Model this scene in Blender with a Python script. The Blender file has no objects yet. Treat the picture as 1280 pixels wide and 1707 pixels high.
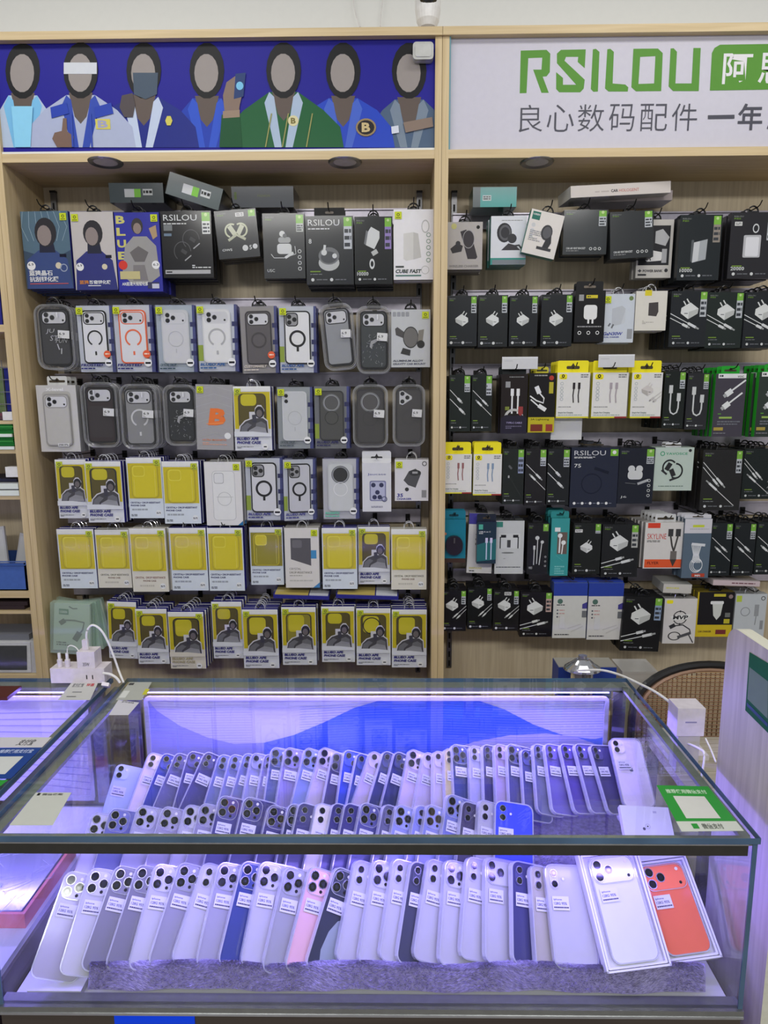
import bpy, math, random
from mathutils import Vector, Matrix
random.seed(7)
SC = bpy.context.scene
COL = SC.collection
R = math.radians

# ---------------------------------------------------------------- camera
F, PITCH, YAW, ROLL, EYE = 1128.0, R(9.4), R(0.75), R(-0.3), 1.6
FWD = Vector((-math.sin(YAW)*math.cos(PITCH), math.cos(YAW)*math.cos(PITCH), -math.sin(PITCH)))
RT0 = Vector((math.cos(YAW), math.sin(YAW), 0)); UP0 = RT0.cross(FWD)
RT = RT0*math.cos(ROLL) + UP0*math.sin(ROLL)
UP = UP0*math.cos(ROLL) - RT0*math.sin(ROLL)
cam = bpy.data.cameras.new('camera'); camo = bpy.data.objects.new('camera', cam); COL.objects.link(camo)
cam.sensor_fit = 'VERTICAL'; cam.sensor_height = 36.0; cam.lens = 36.0*F/1707.0
cam.clip_start = 0.02; cam.clip_end = 50
m = Matrix((RT, UP, -FWD)).transposed().to_4x4(); m.translation = (0, 0, EYE)
camo.matrix_world = m
SC.camera = camo
ORG = Vector((0, 0, EYE))
def ray(px, py): return FWD*F + RT*(px-640) - UP*(py-853.5)
def at(px, py, Y):                      # the point of the vertical plane y = Y seen at a pixel
    d = ray(px, py); return ORG + d*(Y/d.y)
def atz(px, py, Z):
    d = ray(px, py); return ORG + d*((Z-EYE)/d.z)
def atpl(px, py, p0, n):
    d = ray(px, py); return ORG + d*((p0-ORG).dot(n)/d.dot(n))

# ---------------------------------------------------------------- light, exposure
SC.view_settings.view_transform = 'Standard'; SC.view_settings.look = 'None'
SC.view_settings.gamma = 1; SC.view_settings.use_curve_mapping = False
SC.view_settings.exposure = 0.12
SC.cycles.transparent_max_bounces = 24
SC.cycles.max_bounces = 8
W = bpy.data.worlds.new('room_light'); SC.world = W; W.use_nodes = True
bg = W.node_tree.nodes['Background']; bg.inputs[0].default_value = (0.93, 0.96, 1.0, 1); bg.inputs[1].default_value = 0.30
def area(name, loc, rot, sx, sy, power, col):
    l = bpy.data.lights.new(name, 'AREA'); l.shape = 'RECTANGLE'; l.size = sx; l.size_y = sy; l.energy = power; l.color = col
    o = bpy.data.objects.new(name, l); COL.objects.link(o); o.location = loc; o.rotation_euler = rot; return o
area('ceiling_panel_light', (-0.9, 1.25, 2.98), (R(0), 0, 0), 1.2, 0.3, 8.5, (1, .985, .95))
area('ceiling_panel_light', (0.9, 1.25, 2.98), (R(0), 0, 0), 1.2, 0.3, 8.5, (1, .985, .95))
area('ceiling_panel_light', (-0.9, -1.4, 2.95), (R(25), 0, 0), 1.2, 0.3, 30, (1, .985, .95))
area('ceiling_panel_light', (0.9, -1.4, 2.95), (R(25), 0, 0), 1.2, 0.3, 30, (1, .985, .95))
LED = (0.26, 0.19, 1.0)
area('case_strip_light', (-0.04, 1.500, 0.925), (R(-42), 0, 0), 1.12, 0.012, 6.8, LED)
area('case_strip_light', (-0.04, 0.975, 0.915), (R(32), 0, 0), 1.12, 0.012, 2.6, LED)
area('case_strip_light', (-1.28, 1.500, 0.925), (R(-42), 0, 0), 1.12, 0.012, 6.8, LED)
area('case_strip_light', (-1.28, 0.975, 0.915), (R(32), 0, 0), 1.12, 0.012, 2.6, LED)

# ---------------------------------------------------------------- materials
MC = {}
def s2l(c): return tuple(((x/255.)/12.92 if x/255. <= .04045 else ((x/255.+.055)/1.055)**2.4) for x in c)
def mat(key, rgb=None, rough=.5, metal=0., emit=0., bump=0., nscale=60., var=.06, coat=0., spec=.5):
    """a plain procedural surface: principled, its colour broken up by a little noise"""
    if key in MC: return MC[key]
    m = bpy.data.materials.new(key); m.use_nodes = True; nt = m.node_tree; b = nt.nodes['Principled BSDF']
    c = s2l(rgb)
    n = nt.nodes.new('ShaderNodeTexNoise'); n.inputs['Scale'].default_value = nscale; n.inputs['Detail'].default_value = 2
    tc = nt.nodes.new('ShaderNodeTexCoord'); nt.links.new(tc.outputs['Object'], n.inputs['Vector'])
    r = nt.nodes.new('ShaderNodeValToRGB'); r.color_ramp.elements[0].position = .3; r.color_ramp.elements[1].position = .7
    r.color_ramp.elements[0].color = tuple(x*(1-var) for x in c)+(1,); r.color_ramp.elements[1].color = tuple(min(1, x*(1+var)) for x in c)+(1,)
    nt.links.new(n.outputs['Fac'], r.inputs['Fac']); nt.links.new(r.outputs['Color'], b.inputs['Base Color'])
    b.inputs['Roughness'].default_value = rough; b.inputs['Metallic'].default_value = metal
    b.inputs['Specular IOR Level'].default_value = spec
    b.inputs['Coat Weight'].default_value = coat; b.inputs['Coat Roughness'].default_value = .08
    if emit:
        nt.links.new(r.outputs['Color'], b.inputs['Emission Color']); b.inputs['Emission Strength'].default_value = emit
    if bump:
        bn = nt.nodes.new('ShaderNodeBump'); bn.inputs['Strength'].default_value = bump; bn.inputs['Distance'].default_value = .002
        nt.links.new(n.outputs['Fac'], bn.inputs['Height']); nt.links.new(bn.outputs['Normal'], b.inputs['Normal'])
    MC[key] = m; return m
def C(r, g, b, rough=.45, coat=0.): # a printed / plastic colour by value
    return mat('print_%d_%d_%d_%d_%d' % (r, g, b, rough*100, coat*10), (r, g, b), rough, coat=coat, var=.015, spec=.22)
def wood(key, c1, c2, axis='Z', scale=1., rough=.5):
    if key in MC: return MC[key]
    m = bpy.data.materials.new(key); m.use_nodes = True; nt = m.node_tree; b = nt.nodes['Principled BSDF']
    tc = nt.nodes.new('ShaderNodeTexCoord'); mp = nt.nodes.new('ShaderNodeMapping'); nt.links.new(tc.outputs['Object'], mp.inputs['Vector'])
    s = {'Z': (60, 60, 2.2), 'X': (2.2, 60, 60), 'Y': (60, 2.2, 60)}[axis]; mp.inputs['Scale'].default_value = tuple(v*scale for v in s)
    n = nt.nodes.new('ShaderNodeTexNoise'); n.inputs['Scale'].default_value = 1.6; n.inputs['Detail'].default_value = 5; n.inputs['Distortion'].default_value = .6
    nt.links.new(mp.outputs[0], n.inputs['Vector'])
    r = nt.nodes.new('ShaderNodeValToRGB'); r.color_ramp.elements[0].position = .32; r.color_ramp.elements[1].position = .68
    r.color_ramp.elements[0].color = s2l(c1)+(1,); r.color_ramp.elements[1].color = s2l(c2)+(1,)
    nt.links.new(n.outputs['Fac'], r.inputs['Fac']); nt.links.new(r.outputs['Color'], b.inputs['Base Color']); b.inputs['Roughness'].default_value = rough
    MC[key] = m; return m
def clear(key, tint=(1, 1, 1), gloss=.10, rough=.05, milk=0., milkc=(.9, .9, .92)):
    """thin clear plastic or glass: lets light through and mirrors a little, more at grazing angles"""
    if key in MC: return MC[key]
    m = bpy.data.materials.new(key); m.use_nodes = True; nt = m.node_tree; nt.nodes.clear()
    o = nt.nodes.new('ShaderNodeOutputMaterial'); t = nt.nodes.new('ShaderNodeBsdfTransparent'); g = nt.nodes.new('ShaderNodeBsdfGlossy')
    t.inputs[0].default_value = tint+(1,); g.inputs['Roughness'].default_value = rough
    lw = nt.nodes.new('ShaderNodeLayerWeight'); lw.inputs['Blend'].default_value = .5
    pw = nt.nodes.new('ShaderNodeMath'); pw.operation = 'POWER'; pw.inputs[1].default_value = 4.5; nt.links.new(lw.outputs['Facing'], pw.inputs[0])
    mu = nt.nodes.new('ShaderNodeMath'); mu.operation = 'MULTIPLY_ADD'; mu.inputs[1].default_value = .8; mu.inputs[2].default_value = gloss
    nt.links.new(pw.outputs[0], mu.inputs[0]); mx = nt.nodes.new('ShaderNodeMixShader')
    nt.links.new(mu.outputs[0], mx.inputs[0]); nt.links.new(g.outputs[0], mx.inputs[2])
    if milk:
        d = nt.nodes.new('ShaderNodeBsdfDiffuse'); d.inputs[0].default_value = milkc+(1,)
        m2 = nt.nodes.new('ShaderNodeMixShader'); m2.inputs[0].default_value = milk
        nt.links.new(t.outputs[0], m2.inputs[1]); nt.links.new(d.outputs[0], m2.inputs[2]); nt.links.new(m2.outputs[0], mx.inputs[1])
    else: nt.links.new(t.outputs[0], mx.inputs[1])
    nt.links.new(mx.outputs[0], o.inputs[0]); MC[key] = m; return m
WHITE = C(236, 236, 234); BLACK = C(22, 23, 25); DARK = C(44, 49, 54, .38); LIME = C(196, 208, 40); GREEN = C(128, 190, 70)
BLUE = C(38, 38, 140); GREY = C(150, 152, 155); SILVER = mat('brushed_steel', (176, 178, 182), .32, .9); DKMET = mat('dark_steel', (60, 60, 62), .4, .8)
YEL = C(208, 190, 24, .3); YEL2 = C(240, 226, 40); OLIVE = C(70, 66, 36, .3); INK = C(35, 36, 90); LG = C(205, 207, 210)
PVC = clear('clear_pvc', (.985, .985, .985), .014, .10, .01); TPU = clear('clear_tpu_shell', (.96, .96, .98), .12, .12, .22, (.95, .95, 1.))
GLASS = clear('clear_glass', (.975, .99, .985), .028, .0)
BLK = mat('black_plastic', (26, 26, 28), .35); WPL = mat('white_plastic', (232, 230, 228), .3); LENS = mat('camera_lens_glass', (10, 12, 12), .08, coat=1.)
GEDGE = mat('green_glass_edge', (74, 100, 128), .15, var=.25, nscale=8)
BEECH = wood('pale_beech_board', (196, 172, 128), (212, 190, 148)); BEECHX = wood('pale_beech_board_level', (196, 172, 128), (212, 190, 148), 'X')
BACKW = wood('grey_beige_back_board', (192, 176, 148), (212, 198, 170)); PANELW = wood('white_grained_board', (186, 176, 172), (212, 202, 198), 'Z', .7)

# ---------------------------------------------------------------- mesh building
TXT = {}
def text_geo(s, bold=0.):
    k = (s, bold)
    if k in TXT: return TXT[k]
    cu = bpy.data.curves.new('lettering', 'FONT'); cu.body = s; cu.resolution_u = 2; cu.offset = bold
    o = bpy.data.objects.new('lettering', cu); COL.objects.link(o); bpy.context.view_layer.update()
    me = o.evaluated_get(bpy.context.evaluated_depsgraph_get()).to_mesh()
    vs = [(v.co.x, v.co.y) for v in me.vertices]; fs = [tuple(p.vertices) for p in me.polygons]
    bpy.data.objects.remove(o); bpy.data.curves.remove(cu)
    if not vs: vs = [(0, 0), (1, 0), (1, 1)]; fs = [(0, 1, 2)]
    x0 = min(v[0] for v in vs); x1 = max(v[0] for v in vs); y0 = min(v[1] for v in vs); y1 = max(v[1] for v in vs)
    vs = [((x-x0)/max(1e-6, x1-x0), (y-y0)/max(1e-6, y1-y0)) for x, y in vs]
    TXT[k] = (vs, fs, (x1-x0)/max(1e-6, y1-y0)); return TXT[k]
def rr_pts(x0, z0, x1, z1, r, n=4):
    r = min(r, abs(x1-x0)/2-1e-5, abs(z1-z0)/2-1e-5); out = []
    for cx, cz, a0 in ((x1-r, z0+r, -90), (x1-r, z1-r, 0), (x0+r, z1-r, 90), (x0+r, z0+r, 180)):
        for i in range(n+1):
            a = R(a0+90*i/n); out.append((cx+r*math.cos(a), cz+r*math.sin(a)))
    return out
class MB:
    def __init__(s, w=1., h=1., y=0.): s.v = []; s.f = []; s.mi = []; s.ms = []; s.w = w; s.h = h; s.y = y; s.sm = []
    def mx(s, m):
        if m not in s.ms: s.ms.append(m)
        return s.ms.index(m)
    def face(s, pts, m, smooth=False):
        b = len(s.v); s.v += [tuple(p) for p in pts]; s.f.append(tuple(range(b, b+len(pts)))); s.mi.append(s.mx(m)); s.sm.append(smooth)
    def box(s, x0, x1, y0, y1, z0, z1, m, mf=None):
        a = [(x0, y0, z0), (x1, y0, z0), (x1, y1, z0), (x0, y1, z0), (x0, y0, z1), (x1, y0, z1), (x1, y1, z1), (x0, y1, z1)]
        for i, q in enumerate(((0, 1, 5, 4), (1, 2, 6, 5), (2, 3, 7, 6), (3, 0, 4, 7), (4, 5, 6, 7), (3, 2, 1, 0))):
            s.face([a[k] for k in q], mf if (mf and i == 0) else m)
    def prism(s, pts, y0, y1, m, ms=None, back=True):      # outline in x,z, from y0 (front) to y1
        s.face([(x, y0, z) for x, z in pts], m)
        if back: s.face([(x, y1, z) for x, z in reversed(pts)], m)
        n = len(pts)
        for i in range(n):
            a, b = pts[i], pts[(i+1) % n]; s.face([(a[0], y0, a[1]), (a[0], y1, a[1]), (b[0], y1, b[1]), (b[0], y0, b[1])], ms or m, True)
    def rim(s, x0, z0, x1, z1, r, t, y0, y1, m):            # hollow rounded frame
        o = rr_pts(x0, z0, x1, z1, r); i_ = rr_pts(x0+t, z0+t, x1-t, z1-t, max(.001, r-t)); n = len(o)
        for k in range(n):
            l = (k+1) % n
            s.face([(o[k][0], y0, o[k][1]), (o[l][0], y0, o[l][1]), (i_[l][0], y0, i_[l][1]), (i_[k][0], y0, i_[k][1])], m)
            s.face([(o[k][0], y0, o[k][1]), (o[k][0], y1, o[k][1]), (o[l][0], y1, o[l][1]), (o[l][0], y0, o[l][1])], m, True)
            s.face([(i_[l][0], y0, i_[l][1]), (i_[l][0], y1, i_[l][1]), (i_[k][0], y1, i_[k][1]), (i_[k][0], y0, i_[k][1])], m, True)
    def tube(s, pts, r, m, n=6, cap=True):
        pts = [Vector(p) for p in pts]; rings = []
        if n == 8 and 3 <= len(pts) <= 12:               # round off the bends of a cable
            q_ = [pts[0]]+pts+[pts[-1]]; o_ = []
            for i in range(1, len(q_)-2):
                a, b, c, d = q_[i-1:i+3]
                for k in range(5):
                    t = k/5.; o_.append(.5*((2*b)+(c-a)*t+(2*a-5*b+4*c-d)*t*t+(3*b-a-3*c+d)*t**3))
            pts = o_+[pts[-1]]
        for i, p in enumerate(pts):
            d = (pts[min(i+1, len(pts)-1)]-pts[max(i-1, 0)]).normalized()
            a = Vector((0, 0, 1)) if abs(d.z) < .9 else Vector((1, 0, 0)); u = d.cross(a).normalized(); w = d.cross(u)
            rings.append([p+(u*math.cos(2*math.pi*k/n)+w*math.sin(2*math.pi*k/n))*r for k in range(n)])
        for i in range(len(rings)-1):
            for k in range(n): s.face([rings[i][k], rings[i][(k+1) % n], rings[i+1][(k+1) % n], rings[i+1][k]], m, True)
        if cap: s.face(list(reversed(rings[0])), m); s.face(rings[-1], m)
    def cyl(s, c, r, h, m, axis='z', n=20, r2=None):
        r2 = r if r2 is None else r2
        def P(a, q, rr):
            u, v = rr*math.cos(a), rr*math.sin(a)
            return {'z': (c[0]+u, c[1]+v, c[2]+q), 'y': (c[0]+u, c[1]+q, c[2]-v), 'x': (c[0]+q, c[1]+u, c[2]+v)}[axis]
        A = [P(2*math.pi*k/n, 0, r) for k in range(n)]; B = [P(2*math.pi*k/n, h, r2) for k in range(n)]
        for k in range(n): s.face([A[k], A[(k+1) % n], B[(k+1) % n], B[k]], m, True)
        s.face(list(reversed(A)), m); s.face(B, m)
    def lathe(s, c, prof, m, n=24):
        for i in range(len(prof)-1):
            for k in range(n):
                q = []
                for (r, z), kk in ((prof[i], k), (prof[i], k+1), (prof[i+1], k+1), (prof[i+1], k)):
                    a = 2*math.pi*kk/n; q.append((c[0]+r*math.cos(a), c[1]+r*math.sin(a), c[2]+z))
                s.face(q, m, True)
    # ---- print: in units of the face (u right, v down, 0..1); each call lies a hair in front of the last
    def _y(s): s.y -= .00006; return s.y
    def p(s, u, v): return ((u-.5)*s.w, -v*s.h)
    def N(s, pts, m):
        y = s._y(); q = [s.p(*a) for a in pts]
        ar = sum(q[i][0]*q[(i+1) % len(q)][1]-q[(i+1) % len(q)][0]*q[i][1] for i in range(len(q)))
        if ar < 0: q.reverse()
        s.face([(x, y, z) for x, z in q], m)
    def Q(s, u0, v0, u1, v1, m): s.N([(u0, v0), (u1, v0), (u1, v1), (u0, v1)], m)
    def RQ(s, u0, v0, u1, v1, r, m):
        y = s._y(); a = s.p(u0, v1); b = s.p(u1, v0); s.face([(x, y, z) for x, z in rr_pts(a[0], a[1], b[0], b[1], r*s.w)], m)
    def D(s, u, v, r, m, n=14, e=1.):
        y = s._y(); x, z = s.p(u, v); s.face([(x+r*s.w*math.cos(2*math.pi*k/n), y, z+r*s.w*e*math.sin(2*math.pi*k/n)) for k in range(n)], m)
    def O(s, u, v, r, t, m, n=20, e=1., a0=0, a1=360):
        y = s._y(); x, z = s.p(u, v); k0 = 0
        P = lambda rr, k: (x+rr*s.w*math.cos(R(a0+(a1-a0)*k/n)), y, z+rr*s.w*e*math.sin(R(a0+(a1-a0)*k/n)))
        for k in range(n): s.face([P(r, k), P(r, k+1), P(r-t, k+1), P(r-t, k)], m)
    def S(s, pts, t, m):                                     # ribbon, t in widths
        y = s._y(); q = [Vector(s.p(*a)) for a in pts]; t = t*s.w/2; L = []
        for i, a in enumerate(q):
            d = (q[min(i+1, len(q)-1)]-q[max(i-1, 0)]); d = d.normalized() if d.length else Vector((1, 0)); nn = Vector((-d.y, d.x))*t; L.append((a+nn, a-nn))
        for i in range(len(L)-1):
            a, b = L[i]; c, d = L[i+1]; s.face([(b.x, y, b.y), (d.x, y, d.y), (c.x, y, c.y), (a.x, y, a.y)], m)
    def T(s, txt, u0, v1, uw, vh, m, bold=.015, ital=0.):     # lettering filling the box with lower left corner (u0, v1)
        vs, fs, _ = text_geo(txt, bold); y = s._y(); x0, z0 = s.p(u0, v1); W_, H_ = uw*s.w, vh*s.h; b = len(s.v)
        s.v += [(x0+a*W_+c*H_*ital, y, z0+c*H_) for a, c in vs]; k = s.mx(m)
        for f in fs: s.f.append(tuple(b+i for i in f)); s.mi.append(k); s.sm.append(False)
    def G(s, u0, v0, u1, v1, m, rows=2, fill=.75):            # rows of print too small to read
        y = s._y(); hh = (v1-v0)/rows; rnd = random.Random(int(u0*997+v0*131+rows))
        for i in range(rows):
            u = u0; va = v0+hh*i+hh*.2; vb = va+hh*.55
            while u < u1-.01:
                L = min(u1-u, rnd.uniform(.03, .12))
                a = s.p(u, vb); b = s.p(u+L, va); s.face([(a[0], y, a[1]), (b[0], y, a[1]), (b[0], y, b[1]), (a[0], y, b[1])], m); u += L+.015
                if rnd.random() > fill+.15: break
    def build(s, name, parent=None, loc=None, rot=None, bev=0):
        me = bpy.data.meshes.new(name); me.from_pydata(s.v, [], s.f)
        for q in s.ms: me.materials.append(q)
        me.polygons.foreach_set('material_index', s.mi); me.polygons.foreach_set('use_smooth', s.sm); me.update()
        o = bpy.data.objects.new(name, me); COL.objects.link(o)
        if parent: o.parent = parent
        if loc is not None: o.location = loc
        if rot is not None: o.rotation_euler = rot
        if bev:
            b = o.modifiers.new('bevel', 'BEVEL'); b.width = bev; b.segments = 2; b.limit_method = 'ANGLE'
        return o
def empty(name, loc, rot=(0, 0, 0)):
    o = bpy.data.objects.new(name, None); COL.objects.link(o); o.location = loc; o.rotation_euler = rot; o.empty_display_size = .02; return o
LABS = {}
def tag(o, label, cat, group=None):
    o['label'] = label; o['category'] = cat
    if group: o['group'] = group
    LABS.setdefault(label, []).append(o.name); return o
def struct(mb, name, **k): o = mb.build(name, **k); o['kind'] = 'structure'; return o
def copy_tree(o, parent=None):
    c = o.copy(); COL.objects.link(c)
    if parent: c.parent = parent
    for ch in o.children: copy_tree(ch, c)
    return c
# ---------------------------------------------------------------- the room
YC, YB = 1.951, 2.17            # front of the wall cabinets, their back board
ZT, ZS = 2.5576, 2.262          # top, and the board under the banners
XL, XS = -1.0555, 0.1345
b = MB(); b.box(-3.2, 3.2, 2.24, 2.34, 0, 3.1, mat('white_wall_paint', (240, 241, 238), .8, var=.008)); struct(b, 'wall_back')
b = MB(); b.box(-3.2, 3.2, -2.5, 2.24, -.05, 0, mat('grey_floor_tile', (150, 146, 140), .4)); struct(b, 'floor')

TB = .02                        # board thickness
def cabinet(x0, x1, label, banner_fn, shelves=(), lefts=None):
    root = empty('wall_cabinet', ((x0+x1)/2, YC, 0)); tag(root, label, 'cabinet'); cx = (x0+x1)/2; w = x1-x0; h = w/2
    D_ = YB-YC
    for s in (-1, 1):
        q = MB(); q.box(-.009, .009, 0, D_+.02, 0, ZT-TB, BEECH); q.build('side_panel', root, (s*(h-.009), 0, 0), bev=.001)
    q = MB(); q.box(-h-.001, h+.001, -.008, D_+.05, ZT-TB, ZT, BEECHX); q.build('top_board', root, bev=.001)
    q = MB(); q.box(-h+.018, h-.018, .001, D_, ZS-.022, ZS, BEECHX); q.build('soffit_board', root, bev=.001)
    q = MB(); q.box(-h+.018, h-.018, D_, D_+.012, 0, ZS-.022, BACKW)
    q.build('back_board', root)
    for z in shelves:
        q = MB(); q.box(-h+.018, h-.018, .002, D_, z-.02, z, BEECHX); q.build('shelf_board', root)
    if banner_fn: banner_fn(root, w-.036, ZT-TB-ZS)
    return root
def uvf(root_x, w, ztop, h, Y):
    """photo position -> position on a flat print hung at depth Y"""
    def g(px, py):
        p = at(px, py, Y); return ((p.x-(root_x-w/2))/w, (ztop-p.z)/h)
    return g
def banner_left(root, w, h):
    a = MB(w, h); bl = C(30, 26, 140, .5); a.box(-w/2, w/2, 0, .006, -h, 0, bl)
    g = uvf(root.location.x, w, ZT-TB, h, YC+.012)
    HAIR = C(24, 24, 27); FACE = C(150, 142, 138); NECK = C(96, 84, 78)
    def N(pts, m): a.N([tuple(min(1, max(0, c)) for c in g(*p)) for p in pts], m)
    def arc(cx, cy, rx, ry, n=18): return [(cx+rx*math.cos(2*math.pi*k/n), cy+ry*math.sin(2*math.pi*k/n)) for k in range(n)]
    # seven plain hooded people, no features, in the colours of the print
    suits = [(38, (176, 192, 214), (120, 185, 225), 62, 165), (682, (76, 96, 122), (120, 134, 150), 68, 172), (345, (34, 62, 170), (48, 84, 196), 62, 170), (572, (38, 70, 186), (70, 100, 196), 86, 170),
             (240, (30, 42, 128), (190, 202, 224), 92, 168), (135, (170, 178, 205), (52, 76, 170), 92, 165), (473, (28, 92, 52), (168, 186, 208), 100, 160)]
    for cx, c1, c2, hw, ys in suits:
        N([(cx-hw, 246), (cx-hw+6, 212), (cx-hw*.66, 184), (cx-24, ys-6), (cx+24, ys-6), (cx+hw*.66, 184), (cx+hw-6, 212), (cx+hw, 246)], C(*c1, .35))
        N([(cx-20, ys-10), (cx+20, ys-10), (cx+10, ys+30), (cx, ys+42), (cx-10, ys+30)], NECK)
        N([(cx-24, ys-6), (cx-16, ys+2), (cx-3, 246), (cx-15, 246), (cx-32, ys+12)], C(*c2, .35)); N([(cx+24, ys-6), (cx+32, ys+12), (cx+15, 246), (cx+3, 246), (cx+16, ys+2)], C(*c2, .35))
        N(arc(cx, 118, 29, 47), HAIR); N(arc(cx-1, 122, 20, 32), FACE)
    N([(107, 105), (162, 105), (162, 124), (107, 124)], C(205, 208, 214)); N([(222, 122), (264, 122), (262, 158), (243, 166), (224, 158)], C(70, 84, 100))
    # chest emblems, goggles, mask, raised phone and hand
    YB_ = C(206, 196, 90)
    def TT(s, x0, y1, x1, y0, m, bold=.04):
        u0, v1 = g(x0, y1); u1, v0 = g(x1, y0); a.T(s, u0, v1, u1-u0, v1-v0, m, bold)
    N([(159, 199), (184, 199), (185, 216), (161, 216)], YB_); TT('B', 164, 214, 180, 201, C(160, 160, 190))
    N(arc(489, 202, 9, 9), C(214, 206, 160)); TT('B', 485, 207, 493, 197, C(120, 110, 60)); N(arc(610, 213, 17, 15), C(150, 128, 90)); N(arc(610, 213, 14, 12), C(34, 30, 34)); TT('B', 603, 221, 617, 205, C(200, 180, 130))
    N(arc(282, 202, 6, 9, 6), YB_)
    N([(375, 190), (372, 160), (378, 138), (392, 128), (402, 134), (406, 150), (400, 176), (398, 192)], C(132, 112, 100)); N([(393, 124), (410, 122), (406, 162), (390, 166)], C(40, 62, 110)); N(arc(400, 144, 6, 7), C(120, 190, 225))
    N([(366, 246), (370, 192), (400, 190), (404, 246)], C(24, 80, 46)); N([(372, 186), (400, 184), (400, 196), (372, 198)], C(150, 130, 112))
    N([(96, 246), (88, 232), (92, 222), (104, 219), (106, 198), (112, 198), (113, 220), (124, 228), (122, 246)], C(120, 96, 84))
    N([(208, 196), (200, 180), (204, 160), (222, 156), (226, 176), (222, 196)], C(80, 72, 74))
    for x0, x1 in ((85, 112), (158, 186)): N([(x0, 180), (x1, 172), (x1+4, 190), (x0+2, 198)], C(40, 66, 170))
    N([(652, 212), (664, 210), (665, 222), (653, 224)], C(210, 214, 226)); N([(672, 205), (720, 196), (722, 212), (676, 222)], C(134, 116, 104)); N([(20, 178), (56, 178), (52, 246), (26, 246)], C(140, 205, 235))
    for cx in (452, 480, 520): N([(cx, 190), (cx+2, 190), (cx-8, 246), (cx-10, 246)], C(150, 150, 90))
    for cx in (118, 150): N([(cx, 190), (cx+3, 190), (cx+6, 246), (cx+3, 246)], C(52, 76, 170))
    a.build('banner_print', root, (0, .012, ZT-TB))
    q = MB(); q.box(-w/2, w/2, .004, .014, ZS, ZS+.006, C(225, 225, 220)); q.build('banner_sill', root)
def banner_right(root, w, h):
    a = MB(w, h); a.box(-w/2, w/2, 0, .006, -h, 0, C(202, 199, 210, .5))
    g = uvf(root.location.x, w, ZT-TB, h, YC+.012); GR = C(88, 144, 54, .5); TX = C(78, 78, 88)
    cr = lambda x, y: (740+x/2.3704, y/2.3704)
    def N(pts, m): a.N([g(*cr(*p)) for p in pts], m)
    def T(s, x0, y1, x1, y0, m, bold): u0, v1 = g(*cr(x0, y1)); u1, v0 = g(*cr(x1, y0)); a.T(s, u0, v1, u1-u0, v1-v0, m, bold)
    N([(303, 200), (405, 197), (420, 212), (418, 285), (405, 302), (390, 303), (414, 367), (385, 367), (352, 275), (385, 275), (388, 228), (333, 230), (326, 368), (299, 369)], GR)
    N([(462, 197), (560, 195), (556, 270), (528, 245), (530, 225), (482, 225), (476, 240), (556, 315), (552, 350), (538, 365), (455, 365), (443, 352), (443, 285), (470, 308), (470, 335), (522, 335), (446, 250), (446, 212)], GR)
    N([(588, 195), (600, 193), (614, 205), (608, 362), (590, 363), (580, 352)], GR)
    N([(645, 195), (657, 193), (671, 205), (666, 330), (716, 334), (728, 345), (726, 362), (650, 362), (636, 350)], GR)
    N([(748, 193), (775, 225), (768, 332), (758, 361), (740, 345)], GR); N([(748, 193), (845, 192), (864, 210), (835, 222), (775, 225)], GR)
    N([(864, 210), (858, 360), (830, 330), (835, 222)], GR); N([(858, 360), (758, 361), (768, 332), (830, 330)], GR)
    N([(895, 192), (907, 191), (920, 205), (914, 330), (978, 330), (985, 190), (1014, 190), (1006, 360), (905, 360), (887, 342)], GR)
    N([(1090, 177), (1420, 172), (1420, 352), (1050, 358), (1058, 210), (1068, 190)], GR)
    T('阿', 1097, 333, 1222, 210, C(225, 222, 226), .012); T('思', 1238, 332, 1362, 208, C(225, 222, 226), .012)
    for s, x0, x1 in (('良', 295, 390), ('心', 405, 515), ('数', 527, 635), ('码', 650, 755), ('配', 772, 885), ('件', 897, 1003)): T(s, x0, 522-(x0-295)*.008, x1, 414-(x0-295)*.008, TX, -.008)
    N([(1042, 456), (1147, 454), (1147, 469), (1042, 471)], TX); T('年', 1157, 515, 1262, 409, TX, .014); T('质', 1274, 514, 1380, 408, TX, .014)
    a.build('banner_print', root, (0, .012, ZT-TB))
    q = MB(); q.box(-w/2, -w/2+.004, .001, .012, -h, 0, C(110, 150, 160)); q.build('banner_edge_strip', root, (0, 0, ZT-TB))
WS = 1.19+.018
cabL = cabinet(XL-.018, XS-.001, 'pale beech wall cabinet with dark blue banner of hooded figures above phone cases', banner_left)
cabR = cabinet(XS, XS+1.22, 'pale beech wall cabinet with white and green lettered banner above chargers and cables', banner_right)
zA = at(20, 541, YC+.002).z; zB = at(20, 986, YC+.002).z
cabO = cabinet(XL-.019-.9, XL-.019, 'pale beech cubby cabinet at left edge holding folders and a blue bin', None, (zA, zB, .775))

# downlights under the soffit boards
for px, lab, hw in ((176, 'left-hand recessed downlight above the film boxes', 24), (575, 'recessed downlight above the white cube charger box', 26), (895, 'recessed downlight in the right cabinet above the teal boxes', 24)):
    p = atz(px, 270, ZS-.022); t = empty('recessed_downlight', (p.x, p.y, ZS-.022)); tag(t, 'unlit '+lab, 'light', 'recessed downlights')
    q = MB(); q.lathe((0, 0, 0), [(.030, -.001), (.043, -.0045), (.046, -.001), (.046, 0)], mat('satin_nickel_ring', (150, 145, 138), .3, .8)); q.build('trim_ring', t)
    q = MB(); q.cyl((0, 0, -.0015), .031, .001, mat('downlight_diffuser', (205, 195, 178), .4)); q.build('diffuser', t)
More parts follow.
